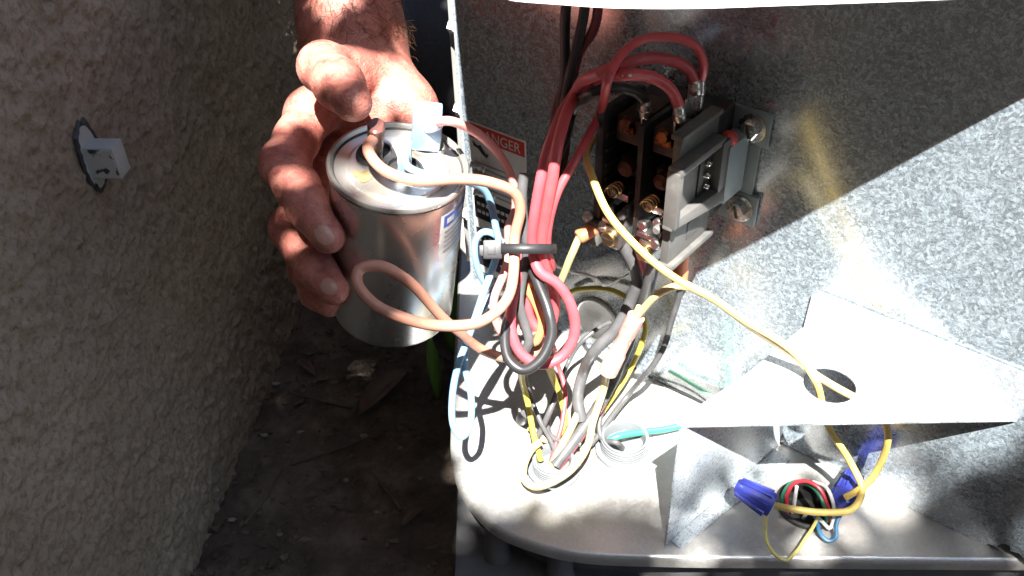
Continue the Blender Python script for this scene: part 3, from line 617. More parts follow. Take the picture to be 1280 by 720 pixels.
# yellow control wires
HP = onz(1022, 482, SH); HP2 = onz(1052, 487, SH)
wire('yellow wire from the contactor passing through the shelf hole into the front wire nut', YEL, 2.0, [(768, 168, 'p30'), (744, 172, 'p44'), (734, 190, 'c432'), (740, 222, 'c404'), (760, 264, 'c398'), (795, 308, 'c402'), (845, 348, 'c410'), (910, 386, 'c418'), (972, 424, 'c424'), (1004, 452, 'c430'), tuple(HP), (1036, 535, 'z60'), (1062, 578, 'z36'), (1078, 612, 'z27'), (1066, 636, 'z24'), (1030, 641, 'z23'), (968, 632, 'z22')])
w, P = wire('cream yellow wire from the pink splice through the shelf hole', CRM, 2.1, [(784, 408, 'c452'), (800, 388, 'c446'), (822, 368, 'c434'), (852, 358, 'c424'), (884, 370, 'c424'), (930, 402, 'c430'), (985, 440, 'c434'), (1024, 470, 'c440'), tuple(HP2), (1085, 505, 'z82')])  # sunlit run of the yellow wire below, its sun-washed cream put in colour
wire('yellow wire coming down behind the shelf edge to the rear wire nut', YEL, 2.0, [(1085, 505, 'z82'), (1102, 520, 'z72'), (1110, 545, 'z58'), (1106, 572, 'z44'), (1090, 598, 'z32'), (1066, 616, 'z24'), (1056, 622, 'z21')])
def nut(tip, base, label):
    tip, base = np.array(tip), np.array(base); d_ = unit(tip-base); ln = np.linalg.norm(tip-base)
    o = empty('wire_nut', base, label, 'wire nut')
    MB().lathe(base, d_, [(4.6, 0), (6.3, .1), (6.6, 1.5), (6.5, ln*.35), (5.4, ln*.8), (4.4, ln-1.5), (3.2, ln)], 36).build('shell', NUTBLUE, o)
    u, w_ = perp(d_)
    for k in range(9):
        t = 2*math.pi*k/9; rd = u*math.cos(t)+w_*math.sin(t); tg = np.cross(d_, rd)
        MB().hexa([base+d_*a+rd*rr+tg*q for a, rr, q in ((ln*.12, 5.6, -.7), (ln*.12, 5.6, .7), (ln*.12, 8.0, .45), (ln*.12, 8.0, -.45), (ln*.93, 3.2, -.6), (ln*.93, 3.2, .6), (ln*.93, 5.5, .35), (ln*.93, 5.5, -.35))], .2).build('grip_rib', NUTBLUE, o)
nut(onz(920, 606, 26), onz(966, 632, 22), 'blue wire nut lying out over the pan on a yellow wire')
nut(onz(1068, 592, 10), onz(1056, 624, 16), 'blue wire nut tucked behind the thermostat cable')
# thermostat cable conductors round the grommet
TG = 'thermostat cable conductors'
wire('thin red thermostat conductor arched over the grommet', insul('thin_red', (.42, .03, .045)), 1.25, [(984, 640, 'z-8'), (983, 618, 'z8'), (992, 604, 'z16'), (1008, 601, 'z20'), (1024, 610, 'z20'), (1033, 630, 'z14'), (1038, 648, 'z6'), (1030, 655, 'z-6')], TG, n=8)
wire('thin green thermostat conductor arched over the grommet', insul('thin_green', (.02, .16, .09)), 1.2, [(977, 636, 'z-8'), (979, 615, 'z8'), (990, 602, 'z14'), (1010, 604, 'z17'), (1024, 618, 'z17'), (1030, 636, 'z12'), (1032, 650, 'z4'), (1024, 656, 'z-6')], TG, n=8)
wire('thin white thermostat conductor standing upright in the grommet', WHT, 1.1, [(990, 640, 'z-8'), (993, 622, 'z10'), (996, 608, 'z18')], TG, n=8)
wire('thin white thermostat conductor round the right of the grommet', WHT, 1.1, [(1016, 602, 'z14'), (1030, 607, 'z16'), (1039, 625, 'z14'), (1041, 648, 'z8'), (1036, 661, 'z5'), (1026, 652, 'z5'), (1012, 640, 'z2'), (1004, 648, 'z-8')], TG, n=8)
wire('thin blue conductor drooping below the grommet and up to the rear nut', insul('thin_blue', (.035, .13, .25)), 1.2, [(1010, 640, 'z-8'), (1022, 650, 'z5'), (1027, 668, 'z4'), (1036, 676, 'z3'), (1044, 672, 'z4'), (1044, 655, 'z8'), (1052, 640, 'z12'), (1068, 630, 'z14'), (1058, 624, 'z16')], TG, n=8)
wire('thin pale yellow conductor hanging in a long loop from the front wire nut', insul('thin_yellow', (.52, .45, .14)), 1.0, [(962, 634, 'z21'), (957, 650, 'z16'), (956, 672, 'z9'), (966, 690, 'z6'), (982, 700, 'z5'), (996, 690, 'z5'), (1010, 670, 'z6'), (1022, 650, 'z6'), (1022, 642, 'z2'), (1012, 638, 'z-8')], TG, n=8)

# splice and supply cables
w, P = wire('pale wire with a pink crimp splice curving round the front conduit', CRM, 2.3, [(800, 384, 'c448'), (784, 412, 'c456'), (766, 450, 'c470'), (754, 485, 'z52'), (742, 528, 'z36'), (736, 556, 'z28'), (716, 586, 'z20'), (690, 603, 'z15'), (668, 608, 'z12'), (655, 598, 'z12'), (655, 580, 'z14'), (664, 562, 'z18'), (676, 552, 'z22')], ends=1)
p1, p2 = pt((796, 394, 'c450')), pt((759, 466, 'c476')); sd_ = unit(p2-p1); sl = np.linalg.norm(p2-p1)
sp = MB().lathe(p1, sd_, [(3, 0), (4.6, .8), (4.8, sl*.3), (4.2, sl*.34), (4.2, sl*.62), (5.0, sl*.66), (5.2, sl-1), (3.6, sl)], 18).build('crimp_splice', plain('pink_vinyl', (.72, .30, .26), .3, sss=.3, var=.12), w)
mk_ = MB(); u_ = unit(np.cross(sd_, FWD)); tw = -FWD
for i in range(6): mk_.obox(p1+sd_*(sl*(.37+.04*i))+tw*4.25+u_*.2, sd_, u_, tw, .35, 1.5, .06, 0)
mk_.build('printed_marks', REDLAB, sp, smooth=False)
w, P = wire('pale wire with an orange insulated terminal at the contactor side', CRM, 2.2, [(746, 281, 'c452'), (727, 292, 'c450'), (714, 318, 'c454'), (702, 352, 'c468'), (690, 392, 'c485'), (684, 430, 'c500'), (690, 470, 'z30'), (701, 500, 'z18'), (706, 525, 'z12'), (698, 545, 'z10'), (682, 550, 'z10'), (672, 542, 'z10')], ends=1)
p1, p2 = pt((757, 278, 'c452')), pt((722, 297, 'c450')); sd_ = p2-p1; boot(w, p1, sd_, 3.7, np.linalg.norm(sd_), ORBOOT, 'orange_boot', .85)
for q in ((735, 270, 449), (754, 282, 447)): MB().lathe(dep(*q), np.array([-.3, -.5, .6]), [(2.2, -1.5), (3.2, -.5), (3.2, .8), (2, 2)], 14).build('crimp_ear', TINW, w)
lug1 = L(-1, 52, 140); lug2 = L(19.5, 52, 140)
wire('thick black supply cable sweeping down from the left lug', GRY, 3.7, [tuple(lug1), (796, 345, 'p46'), (786, 378, 'p48'), (768, 412, 'p56'), (742, 440, 'p66'), (729, 468, 'z46'), (724, 498, 'z34'), (727, 526, 'z24')])
wire('thick black supply cable running behind the pink splice to the conduit', GRY, 3.7, [tuple(lug2), (816, 342, 'p50'), (806, 372, 'p46'), (796, 402, 'p40'), (782, 440, 'p44'), (762, 482, 'z34'), (738, 522, 'z24'), (714, 556, 'z14'), (694, 582, 'z6')])
wire('red conductor squeezed between the two black supply cables', RED, 2.6, [L(8, 50, 142), (803, 340, 'p44'), (799, 362, 'p40'), (795, 395, 'p36'), (782, 448, 'p36'), (764, 482, 'z30'), (744, 520, 'z24'), (716, 560, 'z12'), (697, 584, 'z4')])
w, P = wire('thin black wire below the copper coloured boot under the contactor', GRY, 1.9, [(851, 335, 'p30'), (849, 366, 'p28'), (843, 392, 'p28'), (834, 425, 'p28'), (812, 462, 'p34'), (786, 494, 'z16'), (762, 524, 'z12'), (744, 548, 'z9'), (738, 556, 'z8')], ends=1)
boot(w, pt((853, 314, 'p30')), P[10]-P[0], 4.6, 23, ORBOOT, 'copper_boot', .8)
wire('thin grey wire slipping from the knockout cap down behind the thick cable', GRY, 1.5, [(764, 402, 'p12'), (745, 412, 'p24'), (726, 428, 'p34'), (712, 452, 'p40'), (700, 480, 'z24'), (690, 505, 'z16'), (684, 528, 'z10'), (690, 546, 'z8'), (704, 555, 'z9'), (722, 556, 'z10')])
wire('dull yellow wire ringed behind the knockout cap', YDK, 1.9, [(702, 372, 'p8'), (720, 362, 'p7'), (748, 360, 'p6'), (775, 368, 'p6'), (798, 386, 'p10'), (806, 408, 'p14'), (800, 432, 'p18'), (786, 462, 'p24'), (768, 492, 'z16'), (752, 515, 'z10'), (742, 528, 'z6')])
wire('dull yellow wire falling behind the loops into the front conduit', YDK, 1.9, [(648, 455, 'c470'), (652, 478, 'z52'), (660, 505, 'z36'), (666, 530, 'z26'), (670, 552, 'z18'), (676, 575, 'z8')])
wire('cream wire standing in the mouth of the front conduit', CRM, 2.3, [(727, 505, 'z30'), (716, 530, 'z24'), (704, 552, 'z16'), (690, 578, 'z6'), (682, 592, 'z-4')])
wire('grey wire stub with a frayed end above the front conduit', GRY, 2.0, [(694, 497, 'z34'), (686, 515, 'z28'), (676, 536, 'z18'), (670, 548, 'z12')])
wire('dusty grey wire lying bent against the front conduit', GRY, 1.8, [(682, 530, 'z16'), (688, 545, 'z14'), (704, 553, 'z14'), (726, 555, 'z14')])
wire('green earth wire lying on the pan and running behind the partition', GRN, 2.2, [(758, 552, 'z10'), (772, 546, 'z13'), (800, 541, 'z10'), (830, 538, 'z6'), (856, 532, 'z5'), (880, 524, 'z4')])
wire('pale green wire end sticking out low behind the shelf', insul('pale_green', (.25, .50, .38)), 1.6, [(836, 463, 'p5'), (856, 475, 'p4'), (878, 488, 'p5'), (894, 497, 'p6')])
wire('thin dark wire lying where the panel meets the pan', BLK, .7, [(818, 474, 'z2'), (845, 487, 'z3'), (880, 504, 'z2.5')], n=6)  # dark joint of panel and pan drawn as a thin black tube, no wire

wire('thin black wire threading from the loops to the front conduit', GRY, 1.5, [(664, 430, 'c470'), (655, 470, 'z50'), (664, 500, 'z34'), (676, 528, 'z24'), (690, 552, 'z14'), (698, 578, 'z4')])
wire('thin red wire slipping down behind the black loop to the conduit', RED2, 1.5, [(690, 430, 'c482'), (698, 460, 'z44'), (708, 492, 'z32'), (704, 525, 'z22'), (694, 556, 'z12'), (688, 584, 'z2')])
wire('thin yellow wire crossing beneath the bundle loops', YDK, 1.7, [(684, 452, 'c490'), (694, 478, 'z40'), (702, 505, 'z28'), (705, 530, 'z18'), (692, 548, 'z12'), (672, 545, 'z9'), (662, 535, 'z7')])
wire('black wire lying across the pan between the two conduits', GRY, 1.8, [(772, 470, 'z34'), (756, 500, 'z22'), (748, 530, 'z14'), (752, 548, 'z10'), (768, 552, 'z14'), (778, 560, 'z6')])
# conduit fittings
def fitting(px, py, r, label, hh=12):
    c = onz(px, py, 0); o = empty('conduit_fitting', c, label, 'conduit fitting')
    MB().lathe(c, ZX, [(r+4, .2), (r+4.4, 1), (r+4.2, 2.8), (r+2.5, 3.4)], 36, star=.012, starn=10).build('lock_ring', PVCCL, o)
    pr = [(r+1.2, 3)]
    for i in range(4): z = 3.5+i*(hh-4)/4; pr += [(r+1.3, z), (r+1.3, z+.9), (r+.6, z+1.1), (r+.6, z+(hh-4)/4-.2)]
    pr += [(r+.6, hh), (r-.6, hh), (r-1.4, hh-1), (r-1.4, 1)]
    v_ = MB().lathe(c, ZX, pr, 36); v_.f.pop(); v_.build('threaded_sleeve', PVCCL, o)
    MB().lathe(c, ZX, [(r-1.5, .6), (r-1.5, 1.2), (1, 1.2)], 24).build('dark_throat', RUBBER, o)
    return c
fitting(692, 588, 11, 'pale plastic conduit fitting with wires in its mouth', 11)
fitting(780, 562, 13, 'wide pale conduit fitting with the green wire lying over it', 12)
tag(MB().lathe(onz(652, 527, 0), unit([.3, -.2, 1]), [(3.5, 0), (4.4, 2), (4.2, 6), (3, 9)], 14).build('crimp_cap', GRY, origin=onz(652, 527, 0)), 'small grey cap standing on the pan beside the dull yellow wire', 'crimp connector')

# ================================================================== PERSON
def seg(P, a, b, r1, r2):
    a = np.asarray(a, np.float32); ab = np.asarray(b, np.float32)-a; L2 = float(ab @ ab)+1e-6
    t = np.clip(((P[0]-a[0])*ab[0]+(P[1]-a[1])*ab[1]+(P[2]-a[2])*ab[2])/L2, 0, 1)
    return np.sqrt((P[0]-a[0]-t*ab[0])**2+(P[1]-a[1]-t*ab[1])**2+(P[2]-a[2]-t*ab[2])**2)-(r1+t*(r2-r1))
def smin(a, b, k):
    h = np.clip(.5+.5*(b-a)/k, 0, 1); return b+(a-b)*h-k*h*(1-h)
def chain(P, pts, k=4.):
    d = None
    for (a, ra), (b, rb) in zip(pts[:-1], pts[1:]):
        q = seg(P, a, b, ra, rb); d = q if d is None else smin(d, q, k)
    return d
D = lambda x, y, c: dep(x, y, c)
WR = D(437, 40, 492); EL = np.array([-120., 650, 345]); SHD = np.array([-120., 905, 470])
FING = {
 'index': [(D(425, 118, 484), 15), (D(388, 142, 470), 13), (D(371, 174, 453), 11.2), (D(356, 206, 436), 12), (D(371, 233, 423), 10.2), (D(386, 259, 411), 10), (D(410, 296, 404), 7.9)],
 'middle': [(D(440, 180, 500), 14), (D(395, 225, 486), 13), (D(379, 255, 468), 10.8), (D(365, 286, 450), 11.2), (D(380, 312, 438), 9.4), (D(395, 336, 428), 9.4), (D(417, 362, 420), 7.5)],
 'ring': [(D(450, 225, 508), 13), (D(410, 285, 498), 12), (D(384, 335, 470), 10), (D(396, 365, 450), 8.5), (D(408, 376, 444), 7.4)],
 'little': [(D(470, 270, 512), 11), (D(430, 330, 508), 9.5), (D(408, 362, 490), 8), (D(412, 380, 476), 7)],
}
THUMB = [(D(478, 100, 478), 18), (D(440, 92, 452), 13.5), (D(404, 84, 424), 11.8), (D(424, 106, 402), 11.2), (D(441, 128, 388), 8.6)]
CREASE = ((FING['index'], (3, 5)), (FING['middle'], (3, 5)), (FING['ring'], (2, 3)), (THUMB, (2, 3)))
def hand_sdf(P):
    palm = smin(seg(P, WR, D(435, 110, 490), 25, 20), seg(P, D(470, 90, 490), D(500, 150, 478), 17, 15), 10)
    palm = smin(palm, seg(P, D(440, 110, 490), D(470, 260, 512), 17, 12), 10)
    palm = smin(palm, seg(P, D(420, 118, 486), D(500, 200, 492), 15, 14), 8)
    palm = smin(palm, seg(P, D(458, 84, 488), D(505, 142, 472), 19, 17), 14)
    palm = smin(palm, seg(P, D(440, 98, 468), D(500, 128, 466), 12, 13), 16)
    d = palm
    for kf in ('index', 'middle', 'ring', 'little'): d = smin(d, chain(P, FING[kf], 5), 2.5)
    d = smin(d, chain(P, THUMB, 5), 3)
    fa = smin(seg(P, WR, (WR*.45+EL*.55), 26, 36), seg(P, (WR*.45+EL*.55), EL, 37, 38), 12)
    fa = smin(fa, seg(P, WR+RIGHT*5, WR*.5+EL*.5, 24, 30), 10)
    d = smin(d, fa, 14)
    # knuckle creases
    for kf, js in CREASE:
        for j in js:
            c, r = kf[j]; ax_ = unit(kf[min(j+1, len(kf)-1)][0]-kf[j-1][0])
            h = (P[0]-c[0])*ax_[0]+(P[1]-c[1])*ax_[1]+(P[2]-c[2])*ax_[2]
            rr = np.sqrt((P[0]-c[0])**2+(P[1]-c[1])**2+(P[2]-c[2])**2)
            m_ = np.clip((r*1.7-rr)/4, 0, 1)
            for o_, a_m in ((-3.2, .35), (0, .6), (2.9, .4)): d = d+m_*a_m*np.exp(-((h-o_)/1.1)**2)
    return d
def cap_sdf(P):
    q = [P[i]-CB[i] for i in range(3)]; h = q[0]*CAX[0]+q[1]*CAX[1]+q[2]*CAX[2]
    rr = np.sqrt(np.maximum((q[0]**2+q[1]**2+q[2]**2)-h*h, 0)); return np.maximum(rr-(CR+1.2), np.maximum(-h, h-CL-1))
HEADC = np.array([40., 940, 710])
def body_sdf(P):
    d = hand_sdf(P)
    d = smin(d, seg(P, EL, SHD, 40, 46), 15)
    d = smin(d, seg(P, SHD, (40, 985, 480), 48, 85), 30)
    d = smin(d, seg(P, (40, 985, 480), (210, 965, 470), 85, 50), 30)
    d = smin(d, seg(P, (40, 985, 470), (40, 1090, 140), 100, 110), 40)
    d = smin(d, seg(P, (40, 980, 510), HEADC-[0, 5, 60], 55, 48), 25)
    d = smin(d, seg(P, HEADC+[0, 15, 20], HEADC+[0, -25, -55], 82, 52), 25)
    d = smin(d, seg(P, HEADC+[0, -88, -5], HEADC+[0, -98, -25], 9, 13), 12)
    for s_ in (-1, 1): d = smin(d, seg(P, HEADC+[s_*78, 5, -10], HEADC+[s_*82, 12, 15], 10, 13), 6)
    d = smin(d, seg(P, (210, 965, 470), (270, 935, 350), 46, 40), 20)
    d = smin(d, seg(P, (270, 945, 350), (255, 905, 250), 40, 34), 15)
    return np.maximum(d, -cap_sdf(P)+.15)
def surf_nets(fn, ax):
    X, Y, Z = [a.astype(np.float32) for a in ax]; P = (X[:, None, None], Y[None, :, None], Z[None, None, :])
    vfull = fn(P); ins = vfull < 0
    nx, ny, nz = vfull.shape; G = np.meshgrid(np.arange(nx-1), np.arange(ny-1), np.arange(nz-1), indexing='ij', sparse=True)
    cnt = np.zeros((nx-1, ny-1, nz-1), np.int8)
    for c in np.ndindex(2, 2, 2): cnt += ins[c[0]:nx-1+c[0], c[1]:ny-1+c[1], c[2]:nz-1+c[2]]
    idx = np.argwhere((cnt > 0) & (cnt < 8)); ids = -np.ones(cnt.shape, np.int64); ids[tuple(idx.T)] = np.arange(len(idx))
    acc = np.zeros((len(idx), 3)); num = np.zeros(len(idx)); A_ = (X, Y, Z)
    cor = list(np.ndindex(2, 2, 2))
    for c in cor:
        for a in range(3):
            if c[a] == 0:
                e = list(c); e[a] = 1
                i0 = idx+np.array(c); i1 = idx+np.array(e); v0 = vfull[tuple(i0.T)]; v1 = vfull[tuple(i1.T)]; m = (v0 < 0) != (v1 < 0)
                t = np.where(m, v0/np.where(m, v0-v1, 1), 0)
                p0 = np.stack([A_[k][i0[:, k]] for k in range(3)], 1); p1 = np.stack([A_[k][i1[:, k]] for k in range(3)], 1)
                acc += np.where(m[:, None], p0+(p1-p0)*t[:, None], 0); num += m
    V = acc/num[:, None]; Fs = []
    for a in range(3):
        s0 = [slice(None)]*3; s1 = [slice(None)]*3; s0[a] = slice(0, -1); s1[a] = slice(1, None)
        ch = ins[tuple(s0)] != ins[tuple(s1)]; e = np.argwhere(ch); b_, c_ = (a+1) % 3, (a+2) % 3
        ok = (e[:, b_] > 0) & (e[:, c_] > 0) & (e[:, b_] < vfull.shape[b_]-1) & (e[:, c_] < vfull.shape[c_]-1); e = e[ok]
        q = []
        for db, dc in ((0, 0), (-1, 0), (-1, -1), (0, -1)):
            g_ = e.copy(); g_[:, b_] += db; g_[:, c_] += dc; q.append(ids[tuple(g_.T)])
        q = np.stack(q, 1); fl_ = ins[tuple(e.T)]; q[~fl_] = q[~fl_][:, ::-1]; Fs.append(q)
    Fs = np.vstack(Fs); Fs = Fs[(Fs >= 0).all(1)]
    for _ in range(3): V = V-proj_step(fn, V)
    return V, Fs
def proj_step(fn, V, lvl=0., mx=1.5):
    Q = V.T; d = fn(Q)-lvl; e = .25; g_ = np.stack([fn((Q[0]+e, Q[1], Q[2]))-fn((Q[0]-e, Q[1], Q[2])), fn((Q[0], Q[1]+e, Q[2]))-fn((Q[0], Q[1]-e, Q[2])), fn((Q[0], Q[1], Q[2]+e))-fn((Q[0], Q[1], Q[2]-e))], 1)/(2*e)
    g_ /= np.linalg.norm(g_, axis=1)[:, None]+1e-6
    return np.clip(d, -mx, mx)[:, None]*g_*.9
def fast(name, V, Fs, mat, parent):
    me = bpy.data.meshes.new(name); me.from_pydata((V/1000).tolist(), [], Fs.tolist()); me.update(); me.shade_smooth(); return link(name, me, mat, parent)
person = empty('person', (40, 1050, GZ), 'person in dark clothes kneeling behind, bare right hand holding the capacitor', 'person')
hb = np.array([p for k in FING for p, _ in FING[k]]+[p for p, _ in THUMB]+[WR]); lo3 = hb.min(0)-22; hi3 = hb.max(0)+22
V, Fs = surf_nets(body_sdf, (axis(-220, 360, lo3[0], hi3[0], 1.5, 1.13), axis(lo3[1]-2, 1220, lo3[1], hi3[1], 1.5, 1.13), axis(0, 840, lo3[2], hi3[2], 1.5, 1.13)))
body = fast('body', V, Fs, SKIN, person)
def march(fn, px, py, t0=300., t1=560.):
    v = ray(px, py); t = t0
    for _ in range(200):
        p = CAM+v*t; d_ = float(fn(p)); 
        if d_ < .05: return p
        t += max(d_, .2)/np.linalg.norm(v)
    return p
def nail(px, py, along, w_, l_):
    p = march(body_sdf, px, py); al = unit(along); tow = unit(CAM-p); sd2 = unit(np.cross(al, tow)); v = []
    n = 9
    for i in range(n):
        for j in range(n):
            a = -1+2*i/(n-1); b_ = -1+2*j/(n-1); k = math.sqrt(max(0, 1-.5*b_*b_)) if True else 1
            kk = math.sqrt(max(0, 1-.5*a*a)); v.append(p+al*(a*l_*k)+sd2*(b_*w_*kk))
    V_ = np.array(v)
    for _ in range(6): V_ = V_-proj_step(body_sdf, V_, .35)
    o = fast('fingernail', V_, grid_faces(n, n), NAIL, body)
    md = o.modifiers.new('thick', 'SOLIDIFY'); md.thickness = .0006; md.offset = 0; return o
nail(406, 297, FING['index'][6][0]-FING['index'][5][0], 4.6, 6.4)
nail(411, 360, FING['middle'][6][0]-FING['middle'][5][0], 4.2, 5.6)
# forearm hair: short fine strands
hm_ = MB(); ad_ = unit(EL-WR); cnt_ = 0
U1, U2 = perp(ad_)
tt = rng.uniform(-.10, .6, 2600); th_ = rng.uniform(0, 2*math.pi, 2600); RD = U1*np.cos(th_)[:, None]+U2*np.sin(th_)[:, None]; BS = WR+(EL-WR)*tt[:, None]; HPs = BS+RD*34
for _ in range(10): HPs = HPs-proj_step(hand_sdf, HPs, 0, 6)
for p, rd in zip(HPs, RD):
    if rd @ (CAM-p) < -20: continue
    dr = unit(-ad_*.9+rd*.5+.5*rng.standard_normal(3)); hm_.tube([p, p+dr*4.5, p+dr*8.5-rd*1.4+.8*rng.standard_normal(3)], [.15, .13, .04], 3, caps=False)
tag(hm_.build('arm_hair', ARMHAIR, body), kind='stuff')
def shirt_sdf(P):
    d = smin(seg(P, EL*.7+SHD*.3, SHD, 50, 56), seg(P, SHD, (40, 985, 470), 62, 105), 30)
    d = smin(d, seg(P, (40, 985, 470), (210, 965, 465), 105, 64), 30)
    d = smin(d, seg(P, (40, 990, 460), (40, 1090, 150), 122, 128), 40)
    return smin(d, seg(P, (210, 965, 465), (266, 940, 360), 60, 54), 20)
def pants_sdf(P):
    d = seg(P, (-20, 1110, 100), (100, 1110, 100), 112, 112)
    for s_ in (-1, 1):
        d = smin(d, seg(P, (40+s_*70, 1100, 85), (40+s_*112, 850, 20), 88, 66), 25)
        d = smin(d, seg(P, (40+s_*112, 860, -5), (40+s_*80, 1180, -35), 62, 46), 15)
    return np.maximum(d, GZ-6-P[2])
g14 = lambda a, b: np.arange(a, b, 11.)
V, Fs = surf_nets(shirt_sdf, (g14(-260, 400), g14(690, 1280), g14(-20, 680))); fast('shirt', V, Fs, CLOTH, person)
V, Fs = surf_nets(pants_sdf, (g14(-180, 260), g14(760, 1300), g14(-110, 260))); fast('trousers', V, Fs, CLOTH, person)
hair_sdf = lambda P: np.maximum(seg(P, HEADC+[0, 22, 26], HEADC+[0, 28, -20], 88, 82), (HEADC[1]-30)-P[1]+(P[2]-HEADC[2])*-.6)
V, Fs = surf_nets(hair_sdf, (np.arange(-70, 150, 8.), np.arange(850, 1080, 8.), np.arange(590, 840, 8.))); fast('hair', V, Fs, HAIRM, person)
for s_ in (-1, 1): MB().lathe(HEADC+[s_*31, -66, 4], (0, -1, 0), [(2, 0), (11, 2), (11, 6), (6, 9), (1, 10)], 16).build('eye', WHLAB, body)
MB().obox(HEADC+[0, -74, -62], np.array([1., 0, 0]), np.array([0, 1., 0]), ZX, 20, 3, 4, 2).build('mouth', plain('lips', (.35, .12, .10), .5), body)

# ================================================================== LITTER AND PLANTS
def icos(c, r, sc, sub=1, seed=0):
    bm = bmesh.new(); bmesh.ops.create_icosphere(bm, subdivisions=sub, radius=1); rr = np.random.default_rng(seed); out = [np.array(v.co)*(1+.22*rr.standard_normal())*r*np.array(sc)+c for v in bm.verts]
    bm.verts.index_update(); fs = [[v.index for v in f.verts] for f in bm.faces]; bm.free(); return out, fs
cl = MB()
ia, ib = icos(np.zeros(3), 1., (1, 1, .6), 1, 3); ia = np.array(ia)
for i in range(1500):
    x, y = random.uniform(-215, 0), random.uniform(290, 900); r_ = abs(random.gauss(0, 1))*1.3+.6; c_, s_ = math.cos(i), math.sin(i)
    q = ia*r_*[1, random.uniform(.6, 1.3), 1]; cl.add(np.stack([q[:, 0]*c_-q[:, 1]*s_+x, q[:, 0]*s_+q[:, 1]*c_+y, q[:, 2]+GZ+r_*.3], 1), ib)
tag(cl.build('soil_crumbs', DIRT, smooth=False), 'dark soil crumbs and grit strewn over the ground', 'soil', kind='stuff')
peb = ((418, 478), (452, 470), (405, 502), (330, 545), (340, 590), (350, 668), (525, 598), (432, 600), (375, 540), (470, 640), (290, 650), (345, 480), (500, 560), (455, 545), (385, 455))
for i, (px, py) in enumerate(peb):
    c = onz(px, py, GZ+2); r_ = random.uniform(1.3, 3.0); a, b2 = icos(c, r_, (1.3, .8, .6), 1, 500+i)
    tag(mesh('pebble', a, b2, STONE, origin=c), 'small pale pebble lying on the dark dirt', 'pebble', 'pebbles on the dirt')
def leafmesh(c, ln, w_, dr, upv, curlv, fold=.25, n=8):
    dr = unit(dr); sd2 = unit(np.cross(upv, dr)); up = np.cross(dr, sd2); v = []
    for i in range(n+1):
        t = i/n; ww = w_*math.sin(math.pi*min(1, t*.97+.03))**.8; m_ = c+dr*ln*t+up*curlv*math.sin(t*math.pi*.9)
        v += [m_-sd2*ww+up*ww*fold, m_, m_+sd2*ww+up*ww*fold]
    f = []
    for i in range(n): f += [(3*i, 3*i+1, 3*i+4, 3*i+3), (3*i+1, 3*i+2, 3*i+5, 3*i+4)]
    return v, f
for i, (px, py, ang, ln) in enumerate(((447, 520, .9, 58), (395, 470, 2.4, 24), (500, 660, .7, 22))):
    c = onz(px, py, GZ+4); v, f = leafmesh(c, ln, ln*.17, (math.cos(ang), math.sin(ang), .05), ZX, 4, .5)
    o = mesh('dead_leaf', v, f, DEADL, origin=c); o.modifiers.new('thick', 'SOLIDIFY').thickness = .0005
    tag(o, 'long curled brown dead leaf on the dirt below the capacitor' if i == 0 else ('short brown dead leaf on the dirt at the foot of the stucco wall' if i == 1 else 'short brown dead leaf on the dirt beside the equipment pad'), 'leaf')
lit = MB()
for i in range(900):
    x, y = random.uniform(-215, -20), random.uniform(280, 900); q = random.choice((.7, 1, 1.4, 2, 3.2))*random.uniform(.7, 1.2); a0 = random.uniform(0, 6.3); z = GZ+random.uniform(1.5, 4)
    k_ = random.randint(4, 6); v = [(x+q*(1 if j % 2 else .6)*math.cos(a0+j*6.28/k_)*1.5, y+q*(1 if j % 2 else .7)*math.sin(a0+j*6.28/k_), z+random.uniform(-1, 2.2)) for j in range(k_)]
    lit.add(v, [tuple(range(k_))])
tag(lit.build('leaf_litter', plain('litter', (.095, .07, .05), .8, var=.7, scale=35), smooth=False), 'scattered brown leaf fragments and chaff over the dirt', 'leaf litter', kind='stuff')
for i, (px, py, a_, ln) in enumerate(((420, 560, .4, 70), (330, 620, 1.2, 50), (480, 610, 2.2, 45), (400, 500, 2.8, 55))):
    c = onz(px, py, GZ+3.5); dv_ = np.array([math.cos(a_), math.sin(a_), .03]); P = spline([c-dv_*ln/2, c+[1.5, -2, 1], c+dv_*ln/2], 6)
    tag(MB().tube(P, np.linspace(1.3, .6, len(P)), 7).build('twig', BARK, origin=c), ('longest thin twig lying flat', 'thin twig lying close to the stucco wall', 'thin twig lying close to the cabinet', 'thin twig lying near the curled dead leaf')[i]+' on the dark dirt', 'twig')
pc = onz(545, 470, GZ); pl = empty('broad_leaf_plant', pc, 'green broad bladed plant growing beside the cabinet under the capacitor', 'plant')
for (px0, py0, z0), (px1, py1, z1), w_ in (((566, 440, GZ), (556, 296, -10), 9), ((548, 500, GZ), (536, 415, -45), 5)):
    a = onz(px0, py0, z0); b2 = onz(px1, py1, z1); v, f = leafmesh(a, np.linalg.norm(b2-a), w_, b2-a, CAM-a, 6, .2, 12)
    o = mesh('blade', v, f, GREENL, pl); o.modifiers.new('thick', 'SOLIDIFY').thickness = .0006

